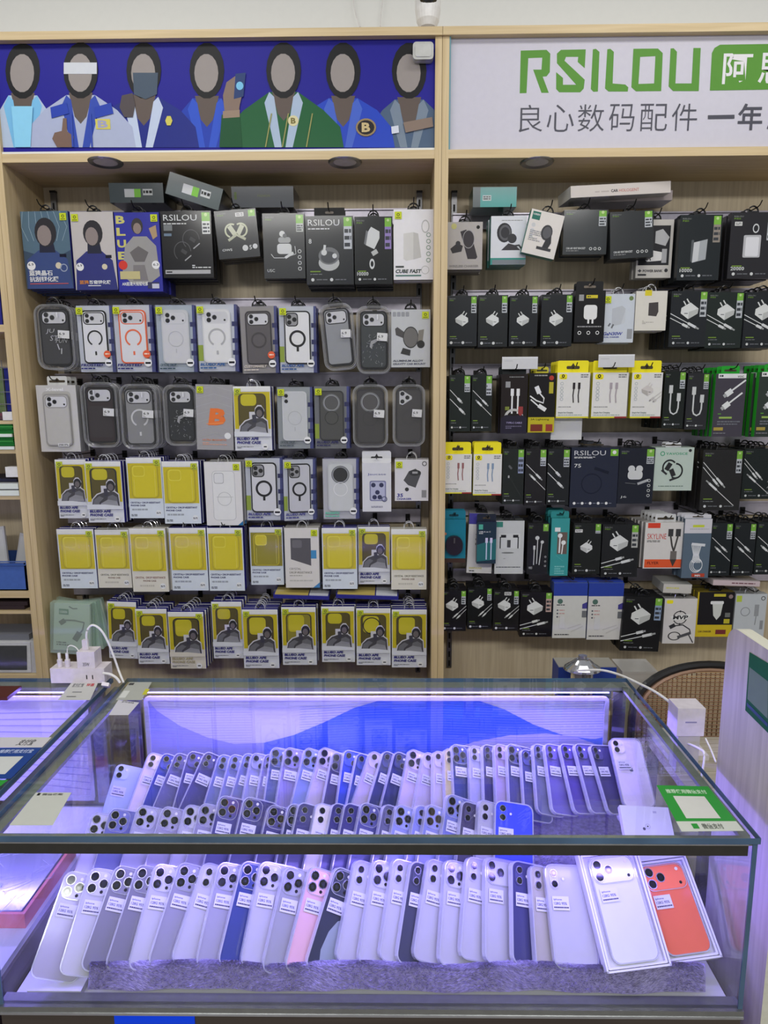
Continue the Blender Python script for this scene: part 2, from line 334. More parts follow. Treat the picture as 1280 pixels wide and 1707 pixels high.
# camera on top, and its cables
p = at(713, 44, YC+.05); t = empty('dome_security_camera', (p.x, p.y, ZT)); tag(t, 'white oval security camera with black lens on top of the cabinets', 'security camera')
q = MB(); q.lathe((0, 0, 0), [(0.034, 0), (.036, .004), (.024, .010), (.010, .016), (.010, .022)], mat('camera_foot', (150, 140, 130), .5)); q.build('base', t)
q = MB(); q.lathe((0, 0, 0), [(.010, .018), (.022, .024), (.030, .040), (.034, .065), (.034, .105), (.028, .125), (0, .135)], WPL); q.build('housing', t)
q = MB(); q.lathe((0, 0, 0), [(0, -.012), (.012, -.010), (.022, -.004), (.026, .002)], LENS, 20); o = q.build('lens', t, (0, -.030, .092)); o.rotation_euler = (R(80), 0, 0); 
o.rotation_euler = (R(-90), 0, 0); o.location = (0, -.030, .090)
bpy.context.view_layer.update()
for k, (pts, lab) in enumerate((([(586, -30), (590, 10), (594, 28), (600, 45)], 'thin white cable hanging down the wall, left of the pair'), ([(641, -30), (637, 8), (635, 25), (634, 44)], 'thin white cable hanging down the wall, right of the pair'))):
    q = MB(); q.tube([at(x, y, 2.215) for x, y in pts], .0022, WPL, cap=True); o = q.build('wall_cable'); tag(o, lab+' above the banner', 'cable', 'cables above the cabinets')
p = at(705, 88, YC); t = empty('wall_sensor', (p.x, YC-.004, p.z)); tag(t, 'small silver rounded square sensor on the upper right corner of the blue banner', 'sensor')
q = MB(); q.prism(rr_pts(-.027, -.021, .027, .021, .009), -.008, .016, mat('sensor_shell', (190, 190, 186), .3, .3)); q.build('shell', t, bev=.001)
q = MB(); q.prism(rr_pts(-.021, -.015, .021, .015, .006), -.0095, -.008, mat('sensor_face', (205, 205, 200), .25, .3)); q.build('front_plate', t)

# slotted uprights and rails on the back boards
def upright(px, py0, py1, lab):
    a_ = at(px, py0, YB-.006); z1 = a_.z; z0 = at(px, py1, YB-.006).z; t = empty('slotted_upright', (a_.x, YB, (z0+z1)/2)); tag(t, lab, 'rail')
    q = MB(); h = z1-z0; q.box(-.008, .008, -.011, -.001, -h/2, h/2, mat('upright_steel', (120, 120, 122), .35, .8)); n = int(h/.032)
    for k in range(n):
        z = -h/2+.016+k*.032; q.box(-.003, .003, -.0114, -.0112, z-.010, z+.010, BLACK)
    q.build('slotted_strip', t); q = MB(); q.box(-.009, .009, -.013, -.001, 0, .006, BLK); q.build('end_cap', t, (0, 0, h/2))
upright(89, 322, 1120, 'slotted steel upright at the left side behind the film boxes')
upright(699, 322, 1120, 'slotted steel upright behind the white cube charger box by the divider')
upright(757, 322, 1112, 'slotted steel upright at the left side of the right-hand cabinet')
RAILM = mat('rail_plate', (196, 190, 204), .3, .25)
def rail(px0, px1, py, lab, Yd=None):
    a_ = at(px0, py, 2.0).z-.006; x0 = at(px0, py, YB).x; x1 = at(px1, py, YB).x
    t = empty('display_rail', ((x0+x1)/2, YB-.014, a_)); tag(t, lab, 'rail', 'hook rails of the wall cabinets'); w = (x1-x0)/2
    q = MB(); q.box(-w, w, -.003, .0, -.022, .022, RAILM); q.box(-w, w, -.010, -.003, .018, .022, RAILM); q.build('price_strip', t)
    q = MB(); q.box(-w, w, .0, .0138, -.008, .008, mat('rail_bar', (90, 88, 90), .4, .6)); q.build('bar', t)
    return a_
LR = {}
for k, (y, nm) in enumerate(((338, 'top row of film and earphone boxes'), (496, 'second row of magnetic cases'), (629, 'third row of cases'), (756, 'fourth row of cases'), (872, 'row of crystal cases'), (1000, 'lowest row of ape-free olive cases'.replace('ape-free ', '')))):
    rail(86, 700, y, 'long grey rail carrying the '+nm+' in the left cabinet')
for k, (y, nm) in enumerate(((342, 'top row with the car mounts'), (480, 'second row of wall chargers'), (612, 'third row with the yellow cable boxes'), (735, 'fourth row with the big navy earphone boxes'), (858, 'fifth row with the teal mouse pack'), (976, 'lowest row with blue-topped packs'))):
    rail(754, 1420, y, 'long grey rail carrying the '+nm+' at right')
# ---------------------------------------------------------------- products on hooks
HOOKM = mat('hook_wire_black', (30, 28, 28), .35, .6)
def hook(x, z, Yf, lab):
    q = MB(); q.tube([(0, 0, 0), (0, Yf-YB+.016, .001), (0, Yf-YB+.006, .004), (0, Yf-YB-.004, .013)], .0016, HOOKM)
    t = empty('display_hook', (x, YB-.018, z)); tag(t, lab, 'hook', 'wire display hooks'); q.build('prong', t)
    q = MB(); q.box(-.007, .007, -.003, .0, -.012, .010, HOOKM); q.build('clip', t)
def icon_adapter(a, u, v, s, flip=1, c=(226, 228, 226)):
    k = a.w/a.h; P = lambda x, y: (u+x*s*flip, v+y*s*k)
    a.N([P(-.5, -.08), (P(-.02, -.42)), P(.48, -.12), P(.5, .18), P(.06, .5), P(-.46, .2)], C(*c))
    a.N([P(-.5, -.08), P(.04, .1), P(.06, .5), P(-.46, .2)], C(int(c[0]*.86), int(c[1]*.86), int(c[2]*.86)))
    a.S([P(.05, -.4), P(.2, -.62)], s*.07, C(*c)); a.S([P(.24, -.28), P(.38, -.5)], s*.07, C(*c)); a.Q(*P(.1, .16), *P(.3, .2), C(90, 92, 96))
def icon_plug(a, u0, v0, u1, v1, t, c=(222, 224, 224)):
    """a cable running from its end at (u0,v0) to a plug whose tip is at (u1,v1)"""
    L = lambda q: (u0+(u1-u0)*q, v0+(v1-v0)*q); m = C(*c)
    a.S([L(0), L(.72)], t*.45, m); a.S([L(.62), L(.9)], t*1.5, m); a.S([L(.88), L(1)], t*.95, C(int(c[0]*.75), int(c[1]*.75), int(c[2]*.75)))
def case_shape(mb, w, h, body, frame, ring=None, cam='bar', lens=(24, 24, 26), x=0, z=0, t=.006):
    """a phone case lying in x,z: slab with frame, camera window, ring; camera styles bar, square, round, tri, two"""
    mb.prism(rr_pts(x-w/2, z-h/2, x+w/2, z+h/2, w*.16), -t, 0, frame); mb.y = -t; mb.w = w; mb.h = h
    def cc(u, v): return (u, v)
    sv = MB.p
    mb.p = lambda u, v: (x+(u-.5)*w, z+h/2-v*h)
    mb.RQ(.045, .025, .955, .975, .13, body)
    ln = C(*lens, .15, 1.)
    if cam == 'bar':
        mb.RQ(.07, .035, .93, .27, .16, frame); mb.RQ(.11, .052, .89, .252, .13, C(206, 206, 210, .3))
        for u, v in ((.24, .10), (.24, .20), (.44, .15)): mb.D(u, v, .085, C(90, 92, 96)); mb.D(u, v, .07, ln)
        mb.D(.8, .2, .035, ln)
    elif cam == 'square':
        mb.RQ(.06, .035, .54, .29, .13, frame); mb.RQ(.1, .055, .5, .27, .10, C(150, 150, 152, .3))
        for u, v in ((.2, .11), (.2, .215), (.40, .162)): mb.D(u, v, .085, ln)
    elif cam == 'tri':
        mb.N([(.12, .05), (.25, .03), (.62, .14), (.62, .19), (.25, .30), (.12, .28)], C(200, 200, 202, .3))
        for u, v in ((.24, .09), (.24, .235), (.44, .162)): mb.D(u, v, .085, ln)
    elif cam == 'two':
        for v in (.09, .2): mb.D(.17, v, .10, C(190, 192, 194)); mb.D(.17, v, .075, ln)
    elif cam == 'round': mb.D(.5, .24, .36, C(120, 122, 124, .3), 24); mb.D(.5, .24, .30, ln if lens[0] < 60 else C(*lens), 24); mb.O(.5, .24, .31, .02, C(170, 172, 174), 24)
    elif cam == 'hole': mb.RQ(.12, .05, .55, .24, .12, C(224, 212, 40, .3)); mb.O(.33, .145, .001, .0005, frame)
    if ring:
        rc, ty = ring
        if ty == 'full': mb.O(.5, .54, .30, .06, rc, 28)
        elif ty == 'key': mb.O(.5, .52, .32, .085, rc, 28); mb.S([(.5, .66), (.5, .76)], .09, rc)
        elif ty == 'gap': mb.O(.5, .52, .31, .06, rc, 24, a0=-62, a1=242); mb.S([(.5, .77), (.5, .84)], .07, rc)
        elif ty == 'thin': mb.O(.5, .54, .28, .022, rc, 28)
        elif ty == 'thinkey': mb.O(.5, .54, .28, .022, rc, 28); mb.S([(.5, .72), (.5, .80)], .03, rc)
    del mb.p

def brand_tag(root, w, h, side, col=LIME, z=-.006):
    q = MB(.019, .019); q.box(-.0095, .0095, -.0006, 0, -.019, 0, col); q.y = -.0006
    q.O(.5, .42, .22, .09, C(60, 62, 30), 12); q.G(.15, .74, .85, .92, C(60, 62, 30), 1)
    x = w/2-.014 if side == 'R' else -w/2+.013
    return q.build('brand_tag', root, (x, -.0012, z))
def loop(root, dark=True, w=.03, z0=0, y=.004):
    m = BLK if dark else clear('clear_hang_hoop', (.92, .93, .95), .25, .1, .55, (.9, .9, .92)); q = MB()
    pts = [(-w/2, 0, 0)]+[(w/2*math.cos(R(a)), 0, .019*math.sin(R(a))) for a in (150, 125, 100, 80, 55, 30)]+[(w/2, 0, 0)]
    q.tube(pts, .0022 if dark else .0014, m)
    if dark: q.box(-w/2-.001, w/2+.001, -.0008, .0008, -.003, .006, m)
    return q.build('hang_loop', root, (0, y, z0))
def man(a, u, v, s, k=1.):
    """plain hooded person, half length, no features (print)"""
    P = lambda x, y: (u+x*s, v+y*s*a.w/a.h)
    e = C(214, 212, 218); g1 = C(70, 68, 74); g2 = C(112, 112, 118)
    a.N([P(-.92, .98), P(-.86, .62), P(-.62, .36), P(-.40, .28), P(-.40, -.02), P(-.16, -.02), P(-.14, -.18), P(-.02, -.32), P(.14, -.32), P(.28, -.10), P(.24, .22), P(.42, .36), P(.46, .98)], e)
    a.N([P(-.88, .98), P(-.80, .62), P(-.58, .40), P(-.30, .30), P(-.04, .26), P(.2, .26), P(.38, .40), P(.42, .98)], g1)
    a.N([P(-.84, .98), P(-.76, .64), P(-.5, .46), P(-.3, .56), P(-.5, .74), P(-.56, .98)], g2); a.N([P(-.2, .94), P(-.1, .48), P(.12, .40), P(.32, .52), P(.34, .94)], g2)
    a.N([P(-.5, .98), P(-.44, .8), P(-.1, .62), P(.3, .70), P(.38, .98)], C(150, 150, 156))
    a.D(*P(.06, 0), .21*s, C(34, 32, 38), 14, 1.25); a.D(*P(.05, .05), .13*s, C(112, 104, 106), 12, 1.3)
    a.N([P(-.28, .12), P(-.1, .1), P(-.08, .44), P(-.26, .46)], C(60, 58, 74))
def pack_blueo(root, w, h, t, o):
    a = MB(w, h, 0); wh = C(214, 216, 222, .3) if not o.get('warm') else C(214, 208, 196, .3)
    a.box(-w/2, w/2, .0, t, -h, 0, C(44, 42, 130), None); a.y = 0
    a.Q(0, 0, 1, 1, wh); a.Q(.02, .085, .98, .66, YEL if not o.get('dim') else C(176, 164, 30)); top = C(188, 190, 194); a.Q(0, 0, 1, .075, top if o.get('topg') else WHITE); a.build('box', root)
    q = MB(); fr = C(40, 40, 40) if o.get('blk') else C(74, 66, 38)
    case_shape(q, w*.74, h*.54, C(92, 82, 34, .25) if not o.get('lite') else C(150, 140, 44, .25), fr, (BLK, 'thin') if o.get('ring') else None, None, z=-h*.38, t=.0022)
    q.y = -.003; q.w = w; q.h = h; q.RQ(*( (.2, .12, .62, .3) if not o.get('rnd') else (.2, .13, .66, .42)), .1, C(206, 194, 36, .3))
    if o.get('ringc'): q.O(.45, .3, .26, .03, BLK, 24)
    q.y = -.0036; man(q, .66, .40, .60)
    q.N([(0, .70), (.5, .70), (1, .73), (1, .78), (0, .78)], wh)
    c_ = C(50, 48, 120) if not o.get('warm') else C(170, 160, 130)
    q.T('BLUEO APE', .06, .835, .58, .045, c_, .04, .15); q.T('PHONE CASE', .06, .895, .64, .045, c_, .04, .15)
    q.G(.06, .93, .5, .965, C(120, 122, 126), 2); q.D(.82, .94, .085, C(226, 226, 226)); q.S([(.78, .94), (.86, .94)], .03, BLACK)
    q.build('phone_case', root); brand_tag(root, w, h, o.get('tag', 'L')); loop(root, False, y=t*.5)
    f = MB(w, h); f.box(-w/2, w/2, -.0052, -.0046, -h*.66, -.001, PVC); f.build('clear_window', root)
def pack_crystal(root, w, h, t, o):
    a = MB(w, h, 0); wh = C(212, 220, 228, .3) if not o.get('warm') else C(218, 214, 200, .3)
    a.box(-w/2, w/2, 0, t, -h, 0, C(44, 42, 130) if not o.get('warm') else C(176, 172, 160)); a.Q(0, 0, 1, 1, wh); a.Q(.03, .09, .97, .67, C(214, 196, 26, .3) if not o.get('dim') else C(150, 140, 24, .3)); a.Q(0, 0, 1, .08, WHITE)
    if o.get('warm'): a.T('CRYSTAL  DROP RESISTANCE', .08, .79, .84, .032, C(120, 60, 60) if o.get('red') else C(90, 90, 70), .02); a.T('PHONE CASE', .3, .84, .36, .028, C(110, 70, 60), .02); a.G(.2, .88, .6, .93, C(190, 186, 174), 1)
    else: a.T('CRYSTAL+ DROP-RESISTANT', .05, .755, .86, .030, INK, .035); a.T('PHONE CASE', .05, .80, .42, .028, INK, .035); a.G(.08, .83, .55, .88, C(160, 166, 172), 1); a.G(.05, .93, .22, .97, C(80, 84, 90), 2)
    a.D(.84, .91, .08, C(228, 230, 232)); a.G(.78, .895, .9, .93, BLACK, 2); a.build('box', root)
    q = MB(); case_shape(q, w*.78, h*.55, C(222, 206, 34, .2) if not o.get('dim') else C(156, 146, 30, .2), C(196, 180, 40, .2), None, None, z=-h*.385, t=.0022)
    q.w = w; q.h = h; q.y = -.0026; q.RQ(.17, .13, .52, .31, .08, C(234, 222, 70, .2)); q.RQ(.19, .145, .5, .295, .07, C(216, 200, 36, .2)); q.S([(.2, .36), (.2, .62)], .008, C(240, 230, 110)); q.S([(.8, .2), (.8, .62)], .008, C(240, 230, 110)); q.build('phone_case', root)
    brand_tag(root, w, h, o.get('tag', 'R')); loop(root, False, y=t*.5)
    f = MB(w, h); f.box(-w/2, w/2, -.0046, -.0040, -h*.67, -.001, PVC); f.build('clear_window', root)
def pack_mag(root, w, h, t, o):
    a = MB(w, h); a.box(-w/2, w/2, .010, t, -h, 0, C(44, 42, 120)); a.y = .010; a.Q(0, 0, 1, 1, C(*o.get('bg', (196, 200, 210)), .3))
    a.N([(.93, .0), (1, 0), (1, 1), (.9, 1)], C(70, 76, 130)); 
    for v in (.25, .5, .68): a.Q(.86, v, 1, v+.07, C(40, 44, 96))
    a.Q(0, .6, .12, .84, C(150, 170, 60)) if o.get('grn') else None
    a.build('box', root)
    q = MB(); case_shape(q, w*.70, h*.80, C(*o.get('body', (222, 222, 226)), .25), C(*o.get('frame', (40, 40, 42)), .25), o.get('ring'), o.get('cam', 'bar'), o.get('lens', (24, 24, 26)), x=-w*.01 if not o.get('r') else w*.04, z=-h*.47, t=.005)
    q.build('phone_case', root, (0, .0095, 0))
    f = MB(w, h); f.box(-w/2, w/2, 0, .0095, -h, 0, PVC); f.y = 0
    if o.get('txt'):
        ink = C(*o.get('ink', (38, 40, 110))); L = o['txt']; f.T(L, .05, .915, o.get('tw', .62), .042, ink, .04, .2); f.G(.05, .93, .62, .965, ink, 1)
    if o.get('disc', 1): f.D(.84, .86, .10, C(232, 232, 232)); f.S([(.77, .865), (.91, .865)], .05, C(30, 30, 34))
    if o.get('red'): f.D(.82, .73, .10, C(226, 96, 60)); f.G(.76, .71, .88, .745, C(240, 220, 200), 1)
    f.build('clear_cover', root)
    if o.get('tagon', 1): brand_tag(root, w, h, o.get('tag', 'L'))
    loop(root, o.get('dl', True), .034, y=t*.6)
def pack_clam(root, w, h, t, o):
    q = MB(); case_shape(q, w*.78, h*.86, C(*o.get('body', (60, 58, 60)), .25), C(*o.get('frame', (30, 30, 32)), .25), o.get('ring'), o.get('cam', 'bar'), o.get('lens', (24, 24, 26)), z=-h*.5, t=.006); q.y = -.0068; q.w = w*.78; q.h = h*.86
    q.p = lambda u, v: ((u-.5)*q.w, -h*.07-v*q.h)
    wl = C(196, 196, 200)
    if o.get('art') == 'just':
        for s_, u, v in (('JU', .18, .44), ('ST', .3, .56), ('FUN', .5, .6)): q.T(s_, u, v, .26 if len(s_) == 2 else .36, .09, wl, -.01, .3)
        q.S([(.55, .62), (.6, .72), (.68, .7), (.66, .8)], .035, wl)
    if o.get('art') == 'map':
        rnd = random.Random(3)
        for _ in range(46): u = rnd.uniform(.08, .9); v = rnd.uniform(.4, .93); q.S([(u, v), (u+rnd.uniform(-.09, .09), v+rnd.uniform(-.04, .04))], .012, C(150, 152, 154))
        q.N([(.35, .62), (.4, .52), (.62, .48), (.66, .52), (.46, .58), (.44, .66)], C(160, 160, 164))
    if o.get('wave'):
        q.N([(.1, .34), (.9, .34), (.9, .9), (.1, .9)], C(*o['wave'], .25))
    del q.p; q.build('phone_case', root, (0, .012, 0))
    f = MB(); f.rim(-w/2, -h, w/2, 0, w*.26, .0022, 0, t, clear('clam_rim', (.93, .93, .95), .16, .10, .2)); f.rim(-w/2+.004, -h+.004, w/2-.004, -.004, w*.23, .0012, -.001, t*.4, clear('clam_rim'))
    f.prism(rr_pts(-w/2+.002, -h+.002, w/2-.002, -.002, w*.25), .001, .0012, PVC); f.build('clear_tray', root)
    s = MB(w*.30, .022); s.box(-w*.15, w*.15, -.0006, 0, -.022, 0, C(214, 214, 214)); s.y = -.0006; s.T('6.9', .1, .62, .5, .34, C(60, 60, 60)); s.G(.08, .68, .9, .95, C(120, 120, 120), 2); o_ = s.build('size_sticker', root, (w*.26, -.0014, -h*.40), (0, R(4), 0))
    if o.get('badge', 1): b_ = MB(.016, .016); b_.cyl((0, 0, 0), .008, .0008, PVC, 'y'); b_.y = -.0003; b_.S([(.5, -.4), (.5, .5)], .2, C(220, 220, 224)); b_.build('seal_sticker', root, (w*.12 if o.get('badge', 1) != 2 else -w*.12, -.0026, -h*.16))
    loop(root, True, .036, y=t*.4)
def pack_rs(root, w, h, t, o):
    c = tuple(int(x*.74) for x in o.get('c', (50, 55, 60))); a = MB(w, h); a.box(-w/2, w/2, 0, t, -h, 0, C(*[int(x*.8) for x in c], .3)); a.Q(0, 0, 1, 1, C(*c, .28)); kind = o.get('k')
    br = C(110, 150, 50); lt = C(214, 216, 216)
    if o.get('logo'):
        a.T('RSILOU', .05, .14, .66 if not o.get('lw') else o['lw'], .09, lt, .0); a.G(.05, .17, .5, .20, lt, 1)
    else: a.T('RSILOU', .06, .07, .20, .022, C(150, 152, 150), 0); a.T('阿思乐', .06, .105, .15, .026, br, .02)
    tw = o.get('tw', .17); u1 = .97; a.Q(u1-tw, .02, u1, .15, C(128, 186, 70)); a.D(u1-tw/2, .055, tw*.2, C(196, 220, 150)); tc = o.get('tag', (196, 200, 206))
    if kind not in ('phones',) or 1: a.Q(u1-tw, .15, u1, o.get('tl', .30), C(*tc)); a.G(u1-tw+.015, .17, u1-.015, o.get('tl', .30)-.01, C(60, 64, 70), 3)
    if kind == 'adp': icon_adapter(a, .48, .47, .44, o.get('fl', 1))
    elif kind == 'adpc':
        icon_adapter(a, .52, .34, .48, -1); icon_plug(a, .0, .40, .80, .68, .045); icon_plug(a, .0, .48, .55, .66, .045)
    elif kind == 'adpd':
        icon_adapter(a, .42, .36, .50, 1); icon_plug(a, 1.0, .38, .45, .68, .04); icon_plug(a, 1.0, .46, .6, .70, .04)
    elif kind == 'adpe': icon_adapter(a, .46, .34, .50, -1); icon_plug(a, .0, .74, .62, .62, .05); icon_plug(a, .0, .82, .88, .66, .05)
    elif kind == 'cab': icon_plug(a, .02, .26, .62, .50, .07); icon_plug(a, .02, .42, .76, .70, .07)
    elif kind == 'cab2': icon_plug(a, .05, .27, .82, .55, .06); icon_plug(a, .98, .72, .2, .44, .06)
    elif kind == 'cab3': icon_plug(a, .02, .20, .60, .62, .035); icon_plug(a, .02, .28, .45, .6, .035); icon_plug(a, .85, .92, .12, .5, .035); [icon_plug(a, .75, .9-i*.12, 1.05+i*.02, .62-i*.12, .05, (150, 150, 150)) for i in range(3)] if o.get('x') else None
    elif kind == 'dots': a.S([(.28, .3), (.42, .36)], .1, C(100, 102, 104)); a.S([(.25, .5), (.32, .5)], .12, C(190, 190, 190)); a.S([(.35, .52), (.9, .86)], .008, C(80, 84, 86))
    elif kind == 'ucab':
        a.S([(.33, .24), (.33, .38)], .18, lt); a.S([(.72, .38), (.72, .52)], .18, lt); a.S([(.33, .36), (.33, .66), (.38, .72), (.52, .75), (.66, .72), (.72, .64), (.72, .5)], .07, lt)
    elif kind == 'buds': a.RQ(.33, .46, .68, .62, .07, lt); a.RQ(.36, .36, .66, .45, .06, C(170, 172, 172)); a.D(.46, .31, .07, lt); a.D(.52, .34, .05, C(110, 112, 114)); a.S([(.76, .5), (.78, .62), (.5, .68), (.25, .68), (.18, .62)], .015, lt); a.S([(.52, .68), (.72, .6)], .06, lt)
    elif kind == 'budr': a.D(.48, .68, .22, C(190, 192, 192), 20, .75); a.D(.48, .58, .22, C(120, 122, 124), 20, .8); a.D(.48, .6, .17, C(84, 86, 90), 20, .7); a.D(.38, .53, .06, lt); a.S([(.4, .42), (.38, .52)], .05, lt); a.D(.6, .58, .05, lt); a.T('8', .06, .40, .06, .07, lt)
    elif kind == 'hooks': 
        for dx, f in ((.32, 1), (.64, -1)): a.O(dx+.05*f, .42, .17, .04, C(200, 204, 176), 18, 1., 60 if f > 0 else -150, 250 if f > 0 else 60+60); a.S([(dx, .32), (dx+.12*f, .5)], .11, C(206, 208, 186)); a.S([(dx+.14*f, .52), (dx-.05*f, .62)], .06, C(190, 192, 170))
        a.D(.66, .8, .07, lt); a.D(.9, .78, .06, lt); a.T('5', .76, .84, .06, .09, lt); a.T('OWS', .1, .84, .24, .05, lt)
    elif kind == 'phones': 
        for cx, cv in ((.58, .42), (.4, .6)): a.O(cx, cv, .17, .012, C(96, 96, 98), 20, 1.1, 0, 230); a.S([(cx-.02, cv-.02), (cx+.08, cv+.03)], .07, C(70, 70, 72)); a.S([(cx+.04, cv+.14), (cx+.17, cv+.06)], .02, C(176, 176, 178))
        a.Q(.05, .2, .22, .29, C(120, 124, 126)); a.Q(.05, .33, .2, .37, C(110, 130, 150)); a.Q(.04, .88, .94, .94, C(180, 180, 182)); a.G(.06, .895, .9, .93, BLACK, 1); a.G(.58, .8, .95, .86, lt, 2)
    elif kind == 'bank': a.N([(.36, .22), (.44, .15), (.66, .22), (.66, .32), (.52, .48), (.3, .42)], lt); a.N([(.36, .22), (.3, .42), (.25, .4), (.31, .2)], C(120, 122, 126)); a.S([(.5, .5), (.56, .56)], .16, C(190, 192, 190)); a.O(.46, .70, .07, .03, lt, 14, 1.9)
    elif kind == 'bank2': a.RQ(.3, .38, .36, .72, .02, C(90, 94, 98)); a.N([(.36, .42), (.68, .37), (.66, .68), (.34, .73)], C(170, 174, 178)); a.N([(.36, .42), (.5, .4), (.48, .7), (.34, .73)], C(206, 208, 210))
    elif kind == 'bank3': a.RQ(.3, .34, .68, .68, .03, C(190, 190, 194)); a.RQ(.35, .37, .64, .66, .03, C(226, 226, 230)); a.O(.55, .24, .07, .02, lt, 14, 1.4)
    elif kind == 'wired': a.D(.46, .29, .10, lt); a.D(.70, .37, .08, lt); a.S([(.48, .3), (.46, .8)], .04, lt); a.S([(.68, .38), (.58, .82)], .04, lt); a.S([(.33, .44), (.33, .52)], .10, lt); a.S([(.33, .5), (.32, .82)], .04, lt)
    elif kind == 'pods': a.D(.36, .37, .10, lt); a.D(.58, .37, .10, lt); a.RQ(.26, .4, .68, .56, .1, lt); a.S([(.55, .64), (.85, .57)], .07, C(180, 182, 184)); a.S([(.2, .62), (.5, .64)], .01, C(140, 142, 146))
    if o.get('big'): a.T(o['big'], .06, .875, .30, .055, lt, .02)
    v = .93
    if kind in ('buds', 'pods', 'wired'):
        for vv in ((.58, .67, .76, .85) if kind != 'wired' else (.66, .75, .84)): a.O(.87, vv, .045, .015, lt, 12)
        a.T({'buds': 'USC', 'pods': 'J6', 'wired': 'WIRED'}[kind], .08, .90, .18, .045, lt, .0)
    elif kind == 'bracket': a.T('CAR AIR VENT BRACKET', .08, .88, .44, .045, lt, .02); a.G(.08, .90, .36, .93, C(150, 150, 150), 1); [a.O(.64+i*.10, .87, .035, .014, lt, 12) for i in range(3)]
    elif kind in ('hooks', 'phones'): pass
    else:
        n = o.get('n', 2)
        for i in range(n): u = .13+i*(.8/n); a.D(u, v, .05 if w < .09 else .035, lt, 10); a.G(u+.08, v-.015, min(.97, u+.62/n), v+.015, C(110, 112, 118), 1)
        a.G(.08, .84, .8, .86, C(130, 134, 136), 1); a.Q(.08, .80, .30, .818, C(120, 150, 60))
    if o.get('st'): a.Q(*o['st'], C(226, 226, 224)); a.G(o['st'][0]+.02, o['st'][1]+.01, o['st'][2]-.02, o['st'][3]-.01, C(90, 90, 90), 2)
    a.build('box', root)
    if o.get('film', 1): f = MB(w, h); f.box(-w/2-.0004, w/2+.0004, -.0046, -.0042, -h, 0, clear('shrink_film', (.985, .985, .985), .008, .12)); f.build('shrink_film', root)
    if o.get('tab'): q = MB(); q.prism([(-w*.32, -.004), (w*.32, -.004), (w*.32, .024), (-w*.32, .024)], t*.4, t*.4+.001, C(24, 24, 26)); q.prism(rr_pts(-.012, .008, .012, .014, .003), t*.4-.0004, t*.4, C(120, 112, 104)); q.build('hang_tab', root)
    else: loop(root, True, min(.03, w*.45), y=t*.5)
def tabh(root, w, t, m, hh=.03, ww=1., slot=C(70, 62, 50)):
    q = MB(); q.prism(rr_pts(-w*ww/2, -.003, w*ww/2, hh, .005), t*.5, t*.5+.001, m); q.prism(rr_pts(-w*.2, hh*.3, w*.2, hh*.55, .003), t*.5-.0006, t*.5, slot); q.prism([(-w*.07, hh*.5), (w*.07, hh*.5), (0, hh*.8)], t*.5-.0006, t*.5, slot); q.build('hang_tab', root)
def pack_yel(root, w, h, t, o):
    a = MB(w, h); a.box(-w/2, w/2, 0, t, -h, 0, C(206, 200, 60)); a.Q(0, 0, 1, 1, C(224, 222, 218, .3)); a.Q(0, .965, 1, 1, C(216, 206, 60)); a.RQ(.06, .03, .30, .15, .05, YEL2); a.O(.18, .075, .05, .03, BLACK, 10); a.G(.1, .11, .26, .13, BLACK, 1); a.G(.72, .03, .95, .12, C(120, 120, 124), 2)
    for v in (.24, .34, .42, .5, .58): a.O(.15, v, .05, .012, C(160, 170, 176), 10)
    cc = C(*o.get('cc', (40, 38, 40))); 
    if o.get('ad'): icon_adapter(a, .52, .38, .38, 1, (206, 200, 196)); icon_plug(a, .98, .42, .6, .62, .04, (190, 186, 184)); icon_plug(a, .98, .5, .72, .64, .04, (190, 186, 184))
    else:
        for u in (.52, .68): a.S([(u, .22), (u, .36)], .075, cc); a.S([(u, .34), (u-.02, .5), (u, .66)], .035, cc)
    a.T('Baseus Enjoyment', .06, .885, .5, .035, C(60, 90, 80), .02) if 0 else a.G(.06, .74, .45, .76, C(110, 112, 112), 1); a.T('Simple Fast Charging', .06, .90, .46, .04, C(60, 90, 80), .01); a.G(.06, .92, .8, .94, C(130, 160, 150), 1); a.Q(.66, .965, 1, 1, C(150, 50, 50)) if o.get('rd') else None
    a.build('box', root); tabh(root, w, t, YEL2, .034, .96)
